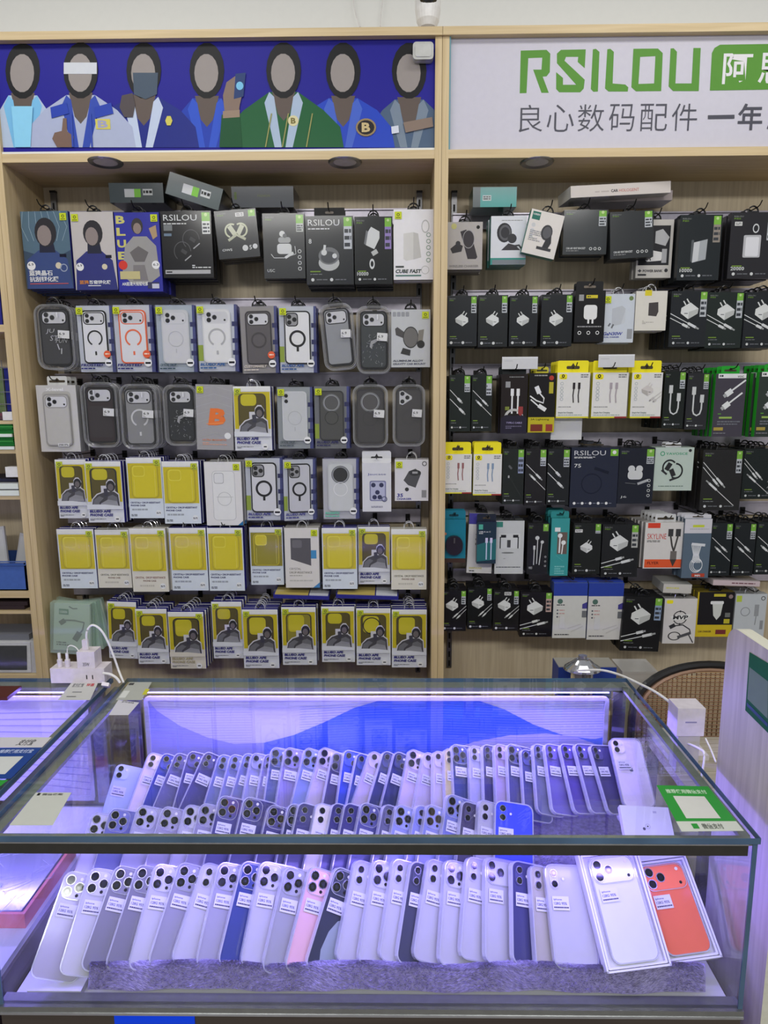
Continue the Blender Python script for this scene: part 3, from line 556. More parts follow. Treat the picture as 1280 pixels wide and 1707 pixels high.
def pack_gen(root, w, h, t, o):
    """one-off boxes, drawn by name"""
    k = o['k']; a = MB(w, h); face = o.get('c', (226, 226, 224)); side = o.get('s', tuple(int(x*.8) for x in face))
    a.box(-w/2, w/2, 0, t, -h, 0, C(*side, .35)); a.Q(0, 0, 1, 1, C(*face, .28)); lt = C(226, 226, 226); dk = C(52, 52, 56)
    if k in ('filmA', 'filmB'):
        if k == 'filmA':
            a.N([(0, 0), (1, 0), (1, .5), (.6, .62), (0, .5)], C(84, 108, 124)); 
            for i in range(7): a.S([(.05+i*.13, 0), (.0+i*.16, .2), (.12+i*.12, .38)], .006, C(170, 190, 200))
        sh = C(52, 56, 118) if k == 'filmB' else C(60, 76, 124)
        a.N([(.02, 1), (.06, .62), (.32, .5), (.68, .5), (.92, .62), (1, 1)], sh); a.N([(.34, .53), (.36, .38), (.64, .38), (.68, .53)], C(40, 42, 60))
        a.D(.5, .27, .23, C(48, 46, 50), 18, 1.25); a.D(.47, .31, .15, C(140, 128, 124), 16, 1.35)
        a.D(.72, .70, .065, C(206, 196, 170)); a.Q(.76, .55, .9, .59, C(20, 20, 40)); a.O(.83, .57, .001, .0005, lt)
        a.D(.14, .70, .09, lt); a.T('6.9', .08, .70, .11, .035, dk)
        if k == 'filmA': a.T('蓝猿晶石', .08, .83, .50, .07, lt, .02); a.T('抗刮钢化膜', .08, .91, .62, .07, lt, .02); a.O(.83, .73, .08, .02, C(150, 160, 180)); a.Q(.08, .93, .9, .94, C(200, 90, 90))
        else: a.T('蓝猿', .1, .925, .22, .05, C(206, 130, 60), .02); a.T('防窥钢化膜', .34, .925, .5, .05, lt, .02); a.Q(.3, .94, .6, .95, lt)
    elif k == 'filmC':
        a.T('BLUEO', .02, .62, .001, .001, lt)
        for i, s_ in enumerate('BLUE'): a.T(s_, .03, .14+i*.15, .2, .10, C(196, 190, 110), .04)
        a.N([(.1, .78), (.2, .42), (.4, .3), (.7, .3), (.9, .42), (.95, .8), (.7, .9), (.3, .9)], C(150, 148, 146)); a.N([(.3, .5), (.5, .42), (.72, .5), (.62, .62), (.4, .62)], C(104, 100, 100)); a.N([(.36, .66), (.62, .66), (.68, .86), (.34, .86)], C(124, 120, 120))
        a.D(.5, .17, .13, C(60, 56, 56), 16, 1.3); a.D(.5, .2, .09, C(140, 124, 116), 14, 1.3); a.N([(.76, .2), (.92, .16), (.94, .3), (.84, .34)], C(170, 144, 110))
        a.D(.13, .66, .10, C(206, 60, 50)); a.D(.87, .66, .09, lt); a.T('6.3', .81, .67, .12, .03, dk); a.Q(.05, .74, .5, .84, C(190, 180, 130)); a.T('AR超清大视钢化膜', .08, .925, .6, .05, lt, .015); a.Q(.66, .88, .92, .96, C(60, 60, 90)); a.Q(.76, .9, .92, .96, C(196, 196, 210))
    elif k == 'cube': a.N([(.25, .34), (.5, .32), (.62, .34), (.7, .68), (.32, .73), (.25, .7)], C(206, 204, 200)); a.N([(.5, .32), (.62, .34), (.7, .68), (.5, .71)], C(190, 188, 184)); a.O(.8, .24, .10, .02, C(180, 180, 178), 16, 1.6); [a.O(.88, .36+.09*i, .055, .015, C(110, 140, 120)) for i in range(5)]; a.O(.8, .86, .1, .01, C(170, 170, 170)); a.T('CUBE FAST', .04, .905, .65, .055, C(50, 62, 60), .035, .2); a.Q(.05, .80, .26, .825, C(70, 74, 74)); a.Q(.05, .93, .7, .95, C(80, 120, 110))
    elif k == 'gravity': [a.RQ(.04+i*.11, .04, .13+i*.11, .12, .02, C(150, 152, 156)) for i in range(4)]; a.N([(.1, .33), (.16, .3), (.36, .4), (.34, .5), (.12, .44)], C(80, 78, 78)); a.D(.5, .48, .2, C(110, 108, 106), 20, 1.35); a.O(.5, .48, .2, .02, C(60, 60, 60), 20, 1.35); a.N([(.7, .36), (.84, .34), (.8, .6), (.68, .56)], C(130, 126, 118)); a.D(.76, .6, .1, C(50, 50, 50)); a.N([(.3, .66), (.5, .7), (.48, .8), (.24, .76)], C(60, 60, 60)); a.T('ALUMINUM ALLOY', .04, .905, .78, .035, C(70, 72, 84), .03, .15); a.T('GRAVITY CAR MOUNT', .04, .96, .84, .035, C(90, 92, 104), .03, .15)
    elif k == 'xlevel': a.RQ(.14, .09, .86, .92, .1, C(176, 174, 170)); a.T('X-level', .24, .085, .44, .045, lt, .03)
    elif k == 'orangeB': 
        for i in range(8): a.S([(0, .1+i*.12), (.5, .02+i*.12), (1, .1+i*.12)], .008, C(176, 176, 180))
        a.T('B', .32, .62, .46, .26, C(230, 120, 60), .05, .15); a.S([(.28, .6), (.75, .58)], .02, C(240, 150, 90)); a.T('ULTRA MAGNETIC', .16, .86, .66, .028, C(206, 130, 90), .02); a.G(.16, .88, .84, .93, C(210, 160, 140), 2); a.D(.85, .78, .09, lt)
    elif k == 'outline': a.RQ(.2, .14, .82, .92, .1, C(190, 190, 190)); a.RQ(.215, .148, .805, .912, .09, C(226, 226, 224)); a.RQ(.25, .17, .52, .34, .06, C(170, 170, 172)); a.RQ(.265, .18, .505, .33, .05, C(222, 222, 222)); a.O(.52, .58, .19, .012, C(180, 180, 180), 24); a.S([(.3, .55), (.76, .55)], .01, C(180, 180, 180)); a.N([(.86, 1), (1, .93), (1, 1)], C(40, 110, 160))
    elif k == 'jau': a.RQ(.0, -.1, 1, 0, .05, C(226, 226, 226)); a.T('Jaucase', .18, .26, .64, .055, C(60, 64, 140), .0); a.RQ(.25, .36, .82, .78, .06, C(126, 128, 160)); a.RQ(.29, .385, .78, .76, .05, C(180, 182, 206)); [a.D(u, v, .08, C(60, 62, 90)) for u, v in ((.38, .45), (.66, .45), (.52, .6), (.42, .7), (.6, .7))]; a.O(.76, .74, .1, .03, C(90, 92, 120)); a.G(.3, .88, .7, .92, C(130, 130, 150), 2)
    elif k == 'carchg': a.T('BLUEO', .1, .2, .001, .001, dk); a.N([(.42, .28), (.62, .22), (.78, .34), (.62, .68), (.4, .62), (.26, .5)], C(84, 84, 86)); a.D(.6, .32, .18, C(60, 60, 62), 16, .5); a.Q(.52, .29, .68, .34, C(160, 160, 162)); a.D(.36, .72, .06, C(60, 60, 60)); a.T('35', .06, .91, .18, .09, C(60, 60, 140), .03, .1); a.T('CHARGER', .06, .975, .44, .045, C(60, 60, 140), .03); a.Q(.8, .74, .94, .92, C(140, 140, 142)); a.O(.88, .1, .07, .02, dk)
    elif k == 'wpanel': a.N([(.17, .17), (.76, .17), (.76, .63), (.17, .52)], C(92, 90, 94)); a.RQ(.22, .2, .5, .33, .05, C(110, 108, 112)); a.Q(.76, .37, .92, .51, C(70, 140, 190)); a.T('CRYSTAL', .12, .70, .34, .035, C(90, 86, 70), -.005); a.T('DROP-RESISTANCE', .12, .76, .66, .035, C(90, 86, 70), .0); a.G(.12, .78, .6, .81, C(170, 168, 160), 1); a.G(.12, .86, .8, .9, C(190, 188, 180), 1); a.N([(.8, 1), (1, .91), (1, 1)], C(70, 130, 180))
    elif k == 'wless': a.N([(.36, .2), (.52, .16), (.66, .22), (.86, .74), (.82, .78), (.58, .78)], C(54, 50, 54)); a.D(.6, .36, .17, C(150, 148, 150), 20, 1.5); a.D(.6, .36, .155, C(58, 54, 58), 20, 1.5); a.N([(.08, .56), (.28, .44), (.44, .5), (.4, .62), (.14, .66)], C(50, 48, 50)); a.D(.3, .45, .07, dk); a.D(.87, .11, .05, C(20, 20, 20)); a.D(.18, .09, .08, C(190, 186, 120)); a.T('WIRELESS CHARGER', .05, .955, .85, .05, C(130, 126, 124), .03)
    elif k == 'mountw': a.Q(0, .86, 1, 1, C(60, 140, 130)); a.Q(.05, .9, 1, 1, C(120, 126, 132)); a.D(.38, .34, .21, C(46, 46, 50), 20, 1.25); a.D(.4, .34, .17, C(90, 90, 94), 20, 1.25); a.D(.4, .34, .12, C(52, 52, 56), 20, 1.25); a.D(.6, .46, .13, C(56, 56, 60)); a.N([(.3, .7), (.5, .56), (.7, .6), (.84, .7)], C(60, 58, 62)); a.S([(.62, .62), (.8, .6), (.9, .7)], .05, C(60, 60, 64)); a.G(.3, .08, .9, .1, C(150, 150, 150), 1)
    elif k == 'mountt': a.Q(.06, .04, .3, .22, C(40, 110, 96)); a.T('UGREEN', .08, .12, .2, .04, lt); [a.D(.16, .34+.13*i, .06, C(196, 198, 198)) for i in range(3)]; a.G(.1, .45, .45, .7, C(150, 150, 152), 6); a.D(.6, .45, .17, C(60, 60, 64), 18, 1.3); a.D(.61, .45, .13, C(90, 90, 94), 18, 1.3); a.N([(.62, .6), (.76, .5), (.8, .66), (.74, .8), (.56, .8)], C(52, 52, 56)); a.S([(.4, .82), (.84, .82)], .08, C(60, 60, 64))
    elif k == 'comic': a.Q(.05, .1, .92, .78, C(40, 40, 44)); a.N([(.5, .2), (.7, .16), (.9, .3), (.8, .45), (.5, .4)], C(180, 180, 182)); a.N([(.1, .6), (.4, .52), (.74, .56), (.7, .7), (.3, .72)], C(220, 218, 216)); a.S([(.3, .5), (.4, .7)], .03, dk); a.D(.24, .3, .14, C(120, 120, 122)); a.S([(.78, .5), (.78, .74)], .14, C(170, 170, 172)); a.T('POWER BANK', .2, .90, .56, .045, dk, .03); a.T('+', .06, .9, .1, .05, dk, .06); a.D(.86, .87, .05, dk); a.Q(.06, .93, .3, .96, dk)
    elif k == 'blackadp': a.Q(.12, .08, .28, .2, C(150, 150, 152)); a.Q(.36, .09, .74, .15, C(206, 190, 50)); a.G(.4, .1, .7, .14, dk, 1); a.RQ(.3, .28, .74, .56, .1, C(224, 224, 222)); a.S([(.46, .56), (.46, .64)], .06, lt); a.S([(.6, .56), (.6, .64)], .06, lt); a.G(.1, .68, .9, .72, C(150, 150, 152), 1); [a.O(.18+i*.3, .82, .06, .02, lt) for i in range(3)]
    elif k == 'gan': a.D(.88, .09, .07, C(110, 130, 80)); a.RQ(.3, .28, .72, .62, .1, C(196, 200, 206)); a.N([(.3, .3), (.6, .24), (.72, .3), (.6, .62), (.3, .66)], C(184, 188, 194)); a.S([(.3, .7), (.36, .62)], .05, C(110, 112, 116)); a.S([(.2, .66), (.26, .6)], .05, C(110, 112, 116)); a.T('GaN30W', .04, .85, .6, .07, C(60, 70, 150), .03, .2); a.T('DUAL CHARGER', .06, .9, .5, .03, C(60, 70, 150), .03); a.Q(.8, .72, .96, .92, C(150, 152, 156))
    elif k == 'beige': a.N([(.42, .3), (.72, .28), (.74, .52), (.68, .64), (.42, .62)], C(70, 66, 66)); a.Q(.28, -.02, .5, .12, C(216, 200, 50)); a.G(.24, .74, .6, .84, C(170, 166, 158), 3)
    elif k == 'typec': a.G(.3, .03, .86, .06, C(130, 130, 130), 1); a.Q(.16, .12, .34, .22, C(150, 150, 152)); [(a.S([(u, .24), (u, .36)], .12, lt), a.S([(u, .34), (u, .66)], .06, lt)) for u in (.42, .64)]; a.O(.5, .72, .36, .1, C(190, 188, 186), 20, .9, 0, 180); a.N([(.0, .74), (.2, .68), (.5, .70), (.8, .68), (1, .74), (1, 1), (0, 1)], C(40, 36, 52)); a.T('TYPE-C CABLE', .22, .83, .6, .03, C(170, 160, 200), .01); a.G(.2, .86, .8, .92, C(110, 104, 130), 2); a.Q(.16, .54, .32, .6, C(120, 130, 60)); a.N([(.66, .54), (.84, .54), (.84, .66), (.75, .7), (.66, .66)], C(150, 60, 60))
    elif k == 'lightning': a.G(.2, .02, .7, .06, C(150, 150, 150), 1); a.D(.84, .08, .09, C(180, 60, 50)); a.Q(.76, .15, .92, .34, C(180, 170, 50)); a.S([(.28, .22), (.4, .34)], .17, lt); a.S([(.38, .32), (.58, .42), (.56, .5), (.3, .46), (.05, .38)], .05, lt); a.S([(.08, .44), (.4, .56)], .05, lt); a.S([(.38, .54), (.66, .62)], .15, lt); a.Q(.0, .74, 1, 1, C(190, 176, 40)); a.T('3A Lightning', .1, .80, .7, .04, C(80, 70, 20), .02); a.Q(.1, .86, .56, .98, C(120, 50, 40)); a.Q(.68, .86, .94, .98, C(150, 60, 50))
    elif k == 'green': a.Q(.08, .0, .98, .07, lt); a.G(.12, .01, .6, .06, dk, 1); icon_plug(a, .98, .1, .3, .36, .12); icon_plug(a, .9, .3, .25, .56, .12); a.T('VOC', .7, .06, .2, .03, dk); a.G(.15, .62, .8, .65, C(90, 150, 60), 1); a.Q(.2, .68, .62, .71, C(150, 180, 90)); a.G(.15, .74, .9, .82, C(110, 112, 120), 2); a.Q(.05, .85, .36, .9, C(170, 150, 70)); a.G(.05, .93, .85, .96, C(120, 120, 126), 1)
    elif k == 'navyb': a.T('RSILOU', .06, .13, .66, .08, C(200, 200, 204), .0); a.G(.06, .15, .5, .18, lt, 2); a.T('75', .07, .33, .14, .06, lt, 0); a.Q(.82, .03, .98, .14, C(120, 180, 60)); a.D(.9, .08, .04, lt); a.S([(.5, .34), (.8, .42)], .06, C(24, 28, 44)); a.O(.45, .6, .22, .02, C(26, 30, 48), 20); [(a.D(.1+i*.17, .93, .03, lt), a.G(.15+i*.17, .92, .22+i*.17, .94, C(120, 124, 140), 1)) for i in range(5)]
    elif k == 'yav': a.T('YAVOSCE', .28, .17, .56, .055, C(60, 150, 110), .02); a.O(.2, .14, .06, .02, C(60, 150, 110)); a.D(.9, .07, .04, dk); [(a.O(.4, .46, .19, .04, C(40, 42, 44), 20, 1.1, 40, 230), a.S([(.42, .36), (.32, .52)], .12, C(46, 46, 48))), (a.O(.56, .54, .19, .04, C(40, 42, 44), 20, 1.1, -120, 90), a.S([(.44, .5), (.52, .66)], .12, C(46, 46, 48)))]; a.S([(.2, .52), (.34, .62)], .05, dk); a.S([(.42, .76), (.6, .7)], .05, dk); a.G(.14, .88, .78, .91, C(110, 130, 120), 1)
    elif k == 'mouse': a.N([(0, .1), (1, .1), (1, .9), (0, .9)], C(24, 120, 142)); a.Q(0, .9, 1, 1, C(70, 50, 40)); a.D(.08, .33, .12, C(180, 120, 90), 8, .6)
    elif k == 'wpurp': a.Q(0, .0, 1, .18, C(70, 66, 150)); [a.D(.35, v, .06, dk) for v in (.35, .43, .51)]; a.T('EARPHONE', .1, .93, .5, .03, C(190, 180, 60), .02); a.G(.1, .95, .5, .98, dk, 1)
    elif k == 'dteal': a.N([(0, .55), (1, .4), (1, .9), (0, .95)], C(40, 104, 108)); a.Q(.08, .06, .3, .18, C(80, 170, 150)); a.T('USB-A to C', .1, .25, .6, .03, lt, .01); a.G(.1, .26, .6, .29, lt, 1); [(a.S([(u, .38), (u, .5)], .13, C(206, 200, 230)), a.S([(u, .48), (u, .9)], .06, C(190, 200, 226))) for u in (.5, .74)]
    elif k == 'ear': a.Q(.04, .02, .26, .12, C(60, 130, 116)); a.RQ(.12, .24, .88, .52, .02, C(206, 208, 208)); [(a.S([(u-.08, .29), (u+.1, .29)], .1, C(40, 40, 44)), a.S([(v, .3), (v, .52)], .04, C(50, 50, 54))) for u, v in ((.28, .18), (.7, .8))]; a.S([(.48, .36), (.48, .5)], .12, C(70, 70, 74)); a.D(.45, .6, .22, C(120, 122, 122), 14, .12); a.G(.3, .7, .8, .72, C(160, 160, 160), 1); a.G(.06, .86, .9, .885, C(70, 74, 76), 1)
    elif k == 'tealb': a.Q(.2, .16, .5, .23, lt); a.Q(.35, .24, .9, .62, C(104, 90, 84)); a.D(.5, .3, .13, lt); a.D(.7, .42, .13, lt); a.S([(.5, .3), (.48, .6)], .08, lt); a.S([(.68, .42), (.62, .62)], .06, lt); a.G(.25, .82, .8, .98, C(120, 190, 190), 4); a.S([(.3, .64), (.7, .74)], .01, C(110, 190, 190))
    elif k == 'skyline': a.Q(.06, .01, .36, .12, C(214, 70, 50)); a.T('SKYLINE', .06, .36, .46, .12, C(196, 56, 50), .0); a.G(.06, .38, .38, .43, C(90, 90, 90), 2); a.Q(.03, .8, .97, .98, C(220, 90, 50)); a.T('FLYER', .1, .91, .28, .06, C(110, 40, 30), .02); [(a.S([(u, .14), (u, .3)], .12, C(60, 60, 62)), a.S([(u, .28), (u+(.05 if u < .7 else -.05), .5), (.72, .62)], .04, C(70, 68, 66))) for u in (.62, .80)]; a.S([(.72, .62), (.72, .8)], .15, C(110, 104, 100)); a.N([(.64, .8), (.8, .8), (.72, .96)], C(70, 60, 56))
    elif k == 'mfi': a.Q(0, .24, 1, 1, C(90, 106, 122)); a.Q(.3, .10, .72, .14, C(196, 206, 60)); a.G(.2, .16, .9, .18, C(170, 170, 174), 1); [a.O(.52+.03*i, .78, .24-.03*i, .02, C(224, 226, 230), 20, 1.2) for i in range(3)]; [a.S([(.3+.06*i, .42), (.4+.03*i, .6), (.36+.05*i, .74)], .03, C(220, 222, 226)) for i in range(7)]; a.S([(.3, .42), (.8, .44)], .1, C(214, 216, 220)); a.Q(.38, .92, .86, .98, C(180, 70, 50)); a.T('MFi', .5, .975, .2, .035, lt)
    elif k == 'bluehead': a.Q(0, 0, 1, .23, C(44, 66, 156)); a.D(.2, .33, .08, C(80, 110, 100)); a.G(.1, .38, .34, .41, dk, 1); [(a.D(.13, .49+.06*i, .025, C(80, 80, 90)), a.G(.18, .48+.06*i, .34, .50+.06*i, C(190, 120, 120), 1)) for i in range(3)]; a.N([(.86, .38), (1, .34), (1, .46), (.86, .46)], C(70, 66, 140)); a.Q(.86, .5, 1, .62, C(110, 112, 116)); a.S([(.45, .82), (.85, .74)], .02, C(190, 188, 184)); a.S([(.55, .88), (.9, .78)], .02, C(190, 188, 184)); a.RQ(.2, .6, .36, .82, .03, C(206, 206, 206)); a.G(.06, .92, .5, .95, dk, 1)
    elif k == 'mvp': a.RQ(.06, .03, .26, .11, .04, YEL2); a.O(.5, .42, .22, .03, dk, 24, 1.); a.N([(.2, .4), (.4, .36), (.86, .34), (.7, .46), (.3, .48)], C(226, 226, 224)); a.T('MVP', .28, .46, .46, .09, dk, .04, .15); a.S([(.5, .26), (.5, .3)], .04, dk); a.S([(.5, .54), (.5, .58)], .04, dk); a.S([(.2, .64), (.36, .58)], .12, dk); a.S([(.36, .6), (.6, .58), (.82, .68), (.86, .78)], .035, dk); a.O(.36, .83, .2, .035, dk, 20, .7); a.S([(.46, .86), (.86, .76)], .09, C(80, 80, 84)); a.S([(.8, .8), (.95, .98)], .03, dk)
    elif k == 'yblk': a.Q(.04, .0, 1, .73, C(28, 26, 30)); a.Q(.44, .04, .76, .10, C(200, 186, 60)); a.D(.9, .1, .06, C(140, 120, 120)); a.RQ(.36, .2, .72, .27, .03, lt); a.N([(.42, .27), (.7, .27), (.66, .52), (.56, .62), (.46, .52)], C(206, 208, 202)); a.Q(.76, .6, .92, .7, C(190, 176, 50)); a.Q(.78, .46, .92, .56, C(110, 112, 110)); a.T('CAR CHARGER', .08, .9, .36, .04, C(70, 50, 40), .02); a.Q(.56, .84, .84, .94, C(120, 50, 50))
    elif k == 'wgrey': a.Q(.03, .04, .2, .18, C(180, 196, 70)); a.O(.88, .1, .07, .02, dk); a.O(.34, .4, .15, .02, C(130, 132, 136), 20); a.S([(.7, .24), (.7, .5)], .14, C(150, 152, 156)); a.S([(.7, .5), (.68, .7)], .02, C(120, 122, 124)); a.Q(.84, .6, .94, .8, C(140, 142, 146))
    elif k == 'magn2': pass
    a.build('box', root)
    if k in ('filmA', 'filmB', 'filmC', 'cube', 'gravity', 'orangeB', 'carchg', 'outline', 'wpanel', 'gan'): brand_tag(root, w, h, o.get('tag', 'R'))
    if k == 'xlevel':
        q = MB(); case_shape(q, w*.66, h*.78, C(184, 182, 178, .25), C(150, 148, 146, .25), None, 'bar', z=-h*.52, t=.004); q.y = -.0045; q.w = w; q.h = h; q.Q(.46, .87, .74, .92, C(214, 214, 214)); q.G(.48, .88, .72, .91, dk, 2); q.build('phone_case', root, (0, -.001, 0))
    if k == 'mouse':
        q = MB(); pts = rr_pts(-w*.36, -h*.80, w*.36, -h*.36, w*.34); q.prism(pts, -.016, 0, C(36, 30, 32, .25)); q.prism([(-w*.03, -h*.40), (w*.03, -h*.40), (w*.03, -h*.52), (-w*.03, -h*.52)], -.0185, -.016, C(80, 76, 78)); q.build('computer_mouse', root, (0, -.0005, 0), bev=.004)
    hd = o.get('hd', 'loop')
    if hd == 'loop': loop(root, True, min(.032, w*.45), y=t*.5)
    elif hd == 'clr': loop(root, False, .03, y=t*.5)
    elif hd == 'tab': tabh(root, w, t, C(*o.get('hc', face)), o.get('hh', .03), o.get('hw', 1.), C(*o.get('sl', (70, 62, 50))))
KIND = {'B': (pack_blueo, 'phone_case_package', 'package', .016), 'X': (pack_crystal, 'phone_case_package', 'package', .016), 'M': (pack_mag, 'phone_case_package', 'package', .022),
        'K': (pack_clam, 'phone_case_package', 'package', .016), 'R': (pack_rs, 'accessory_box', 'box', .024), 'Y': (pack_yel, 'cable_box', 'box', .022), 'G': (pack_gen, 'accessory_box', 'box', .024)}
def hang(kind, x0, y0, x1, y1, label, dy=0, rot=0, n=2, yaw=0, **o):
    fn, nm, cat, t = KIND[kind]; t = o.get('t', t); nm = o.get('nm', nm); Y = 1.992+dy*.001
    pm = at((x0+x1)/2, (y0+y1)/2, Y); pt = at((x0+x1)/2, y0, Y); pb = at((x0+x1)/2, y1, Y)
    w = at(x1, (y0+y1)/2, Y).x-at(x0, (y0+y1)/2, Y).x; h = pt.z-pb.z
    w /= math.cos(R(yaw))
    loc = Vector((pm.x, Y, pt.z)); g = o.get('group')
    if rot:  # turn about the middle of the face
        c = Vector((pm.x, Y, (pt.z+pb.z)/2)); loc = c+Matrix.Rotation(R(rot), 3, 'Y')@Vector((0, 0, h/2))
    rx = random.uniform(.4, 1.4); root = empty(nm, loc, (R(rx), R(rot), R(yaw))); fn(root, w, h, t, o)
    tag(root, label, cat)
    hz = .012 if not (kind == 'Y' or o.get('hd') == 'tab' or o.get('tab')) else .016
    if o.get('hz'): hz = o['hz']
    hx = loc.x+math.sin(R(rot))*hz
    if o.get('hk', 1): hook(hx, loc.z+hz-.0026, Y-.012, ' '.join(('black wire hook holding the '+label.split(',')[0]).split()[:16]))
    # more of the same package hanging behind it
    grp = 'more packages behind the '+label.split(',')[0]
    room = int((YB-.035-Y-t)/(t+.003)); n = max(0, min(n, room)); prev = root
    for k in range(n):
        c = copy_tree(root); d = (t+.0035)*(k+1)+.002
        c.location = loc+Vector((random.uniform(-.0025, .0025)+o.get('lx', 0)*(k+1), d, random.uniform(-.002, .001)+o.get('lz', 0)*(k+1)))
        c['label'] = 'same kind of pack hanging directly behind the '+label; c['group'] = grp; c['category'] = cat
        if len(c['label'].split()) > 16: c['label'] = ' '.join(('same pack directly behind '+label).split()[:16])
# ---- left cabinet, top row
hang('G', 38, 352, 118, 481, 'misty blue screen film box hanging leftmost in the top row', k='filmA', c=(62, 78, 98), s=(44, 44, 120), tag='R', n=3, yaw=-2, lz=-.0015)
hang('G', 121, 353, 192, 483, 'beige and navy screen film box second from left in top row', k='filmB', c=(190, 184, 180), s=(36, 38, 110), tag='L', n=3, dy=2)
hang('G', 194, 354, 268, 486, 'bright blue screen film box with armoured figure and red badge', k='filmC', c=(52, 54, 150), s=(40, 42, 130), tag='R', n=3, lx=.001)
hang('R', 270, 352, 354, 463, 'black headphone box with large white lettering in the top row', c=(26, 27, 32), k='phones', logo=1, tw=.16, tl=.34, tag=(222, 224, 222), n=3, lz=-.001)
hang('R', 361, 350, 430, 430, 'small tilted dark box showing cream ear-hook earphones', k='hooks', rot=-4, tw=.16, tl=.16, n=2, dy=-4, st=(.5, .06, .7, .14))
hang('R', 439, 356, 508, 464, 'dark grey box with white earbuds case left of big-lettered box', k='buds', c=(66, 68, 72), tl=.28, tag=(186, 190, 186), n=2)
hang('R', 510, 360, 589, 474, 'dark box with large white lettering and round open earbuds case', k='budr', logo=1, tw=.17, tl=.48, n=3, tab=1, n_=1, lz=-.001, dy=1)
hang('R', 591, 361, 654, 473, 'black power bank box with rainbow side strip and big number', k='bank', c=(36, 40, 42), big='10000', tag=(150, 130, 190), tl=.48, n=3, lz=-.001)
hang('G', 656, 349, 722, 466, 'white cube charger box with lime tag beside the divider', k='cube', c=(224, 222, 224), tag='L', n=1)
# ---- left cabinet, second row
hang('K', 59, 507, 122, 616, 'rounded clear tray with black case in white graffiti lettering', art='just', cam='bar', body=(64, 64, 66), n=3, lx=.0022, lz=-.0008, dy=-3)
hang('M', 128, 509, 187, 620, 'clear package with black framed case, ring and orange dot, beside graffiti tray', txt='FROSTED', ring=(BLK, 'gap'), frame=(34, 34, 36), red=1, n=2)
hang('M', 189, 508, 254, 620, 'clear package with orange framed case', txt='FROSTED', ring=(C(232, 112, 76), 'gap'), frame=(226, 104, 66), red=1, n=2)
hang('M', 260, 508, 325, 620, 'clear package with colourless case right of the orange one', bg=(170, 180, 192), txt='CRYSTAL DROP', tw=.42, ink=(60, 80, 90), frame=(196, 198, 202), body=(206, 206, 210), ring=(C(184, 186, 190), 'thinkey'), n=2)
hang('M', 328, 507, 395, 619, 'clear package with white case and pale grey ring', txt='BLUEO APE', tw=.62, ink=(40, 90, 150), frame=(214, 214, 216), body=(226, 226, 226), ring=(C(176, 176, 178), 'gap'), grn=1, n=2)
hang('M', 401, 510, 462, 622, 'clear package with smoky case and cartoon print above blue lettering', bg=(150, 146, 146), body=(96, 92, 94), frame=(60, 58, 60), red=1, txt='CUSTOMARILY', ink=(200, 190, 180), tagon=0, ring=(C(70, 66, 68), 'full'), n=2, rot=-1)
hang('M', 465, 510, 527, 621, 'clear package with white case, square camera window and thick black ring, second row', txt='BLUEO APE', tw=.6, ink=(40, 80, 140), cam='square', frame=(36, 36, 38), ring=(C(36, 36, 38), 'key'), body=(228, 228, 228), grn=1, n=2)
hang('K', 536, 506, 590, 616, 'tilted clear tray with silver grey case and dark camera band', cam='bar', body=(150, 152, 156), frame=(44, 44, 48), rot=-5, dy=-8, n=2, lx=.001, badge=0)
hang('K', 594, 510, 651, 622, 'clear tray with dark mapped case and white hang label', cam='bar', body=(66, 70, 72), art='map', n=2, dy=-2)
hang('G', 652, 516, 717, 612, 'white box showing a black gravity car mount', k='gravity', c=(190, 192, 194), tag='R', n=1, dy=3)
# ---- left cabinet, third row
hang('G', 64, 642, 130, 753, 'clear square-cornered package with plain grey case, leftmost in third row', k='xlevel', c=(196, 194, 192), hd='tab', hh=.026, hw=.5, hc=(206, 206, 204), n=2, lx=.001)
hang('K', 136, 637, 196, 746, 'clear tray with plain maroon-black case', cam='bar', body=(56, 46, 48), wave=(60, 54, 56), n=2, badge=2, lx=.001)
hang('K', 201, 640, 262, 749, 'clear tray with frosted grey case and white magnet ring', cam='bar', body=(140, 140, 142), frame=(50, 50, 52), ring=(C(206, 206, 208), 'gap'), n=3, lx=.003)
hang('K', 273, 641, 328, 743, 'clear tray with black mapped case, fourth in third row', cam='bar', body=(48, 50, 52), art='map', n=2)
hang('G', 327, 641, 388, 750, 'grey patterned box with large orange letter, second shelf of cases', k='orangeB', c=(162, 160, 162), s=(200, 196, 192), tag='L', n=2, rot=1.5, dy=-3, lx=.001)
hang('B', 390, 644, 452, 751, 'olive case package between the orange-letter box and clear cases', tag='L', ring=0, n=2)
hang('M', 462, 645, 521, 748, 'clear package with colourless two-lens case in third row', cam='two', bg=(150, 156, 160), body=(200, 202, 204), frame=(206, 208, 210), ring=(C(178, 180, 182), 'thinkey'), txt='CRYSTAL DROP', tw=.42, ink=(80, 90, 96), n=2)
hang('M', 524, 644, 582, 748, 'clear package with smoky case showing two dark rings', cam='round', bg=(120, 122, 126), body=(84, 84, 82), frame=(60, 60, 62), lens=(90, 90, 90), ring=(C(44, 44, 44), 'thin'), txt='BLUEO APE', ink=(50, 50, 90), grn=1, n=2)
hang('K', 588, 641, 646, 746, 'clear tray with smoky case, round camera ring, near price label', cam='round', body=(72, 70, 70), frame=(60, 58, 60), lens=(84, 82, 82), ring=(C(52, 52, 52), 'thin'), n=2, badge=0)
hang('K', 655, 641, 708, 744, 'clear tray with grey case and triangular camera plate by divider', cam='tri', body=(76, 74, 74), frame=(66, 64, 66), ring=(C(60, 60, 60), 'thin'), n=2, badge=0)
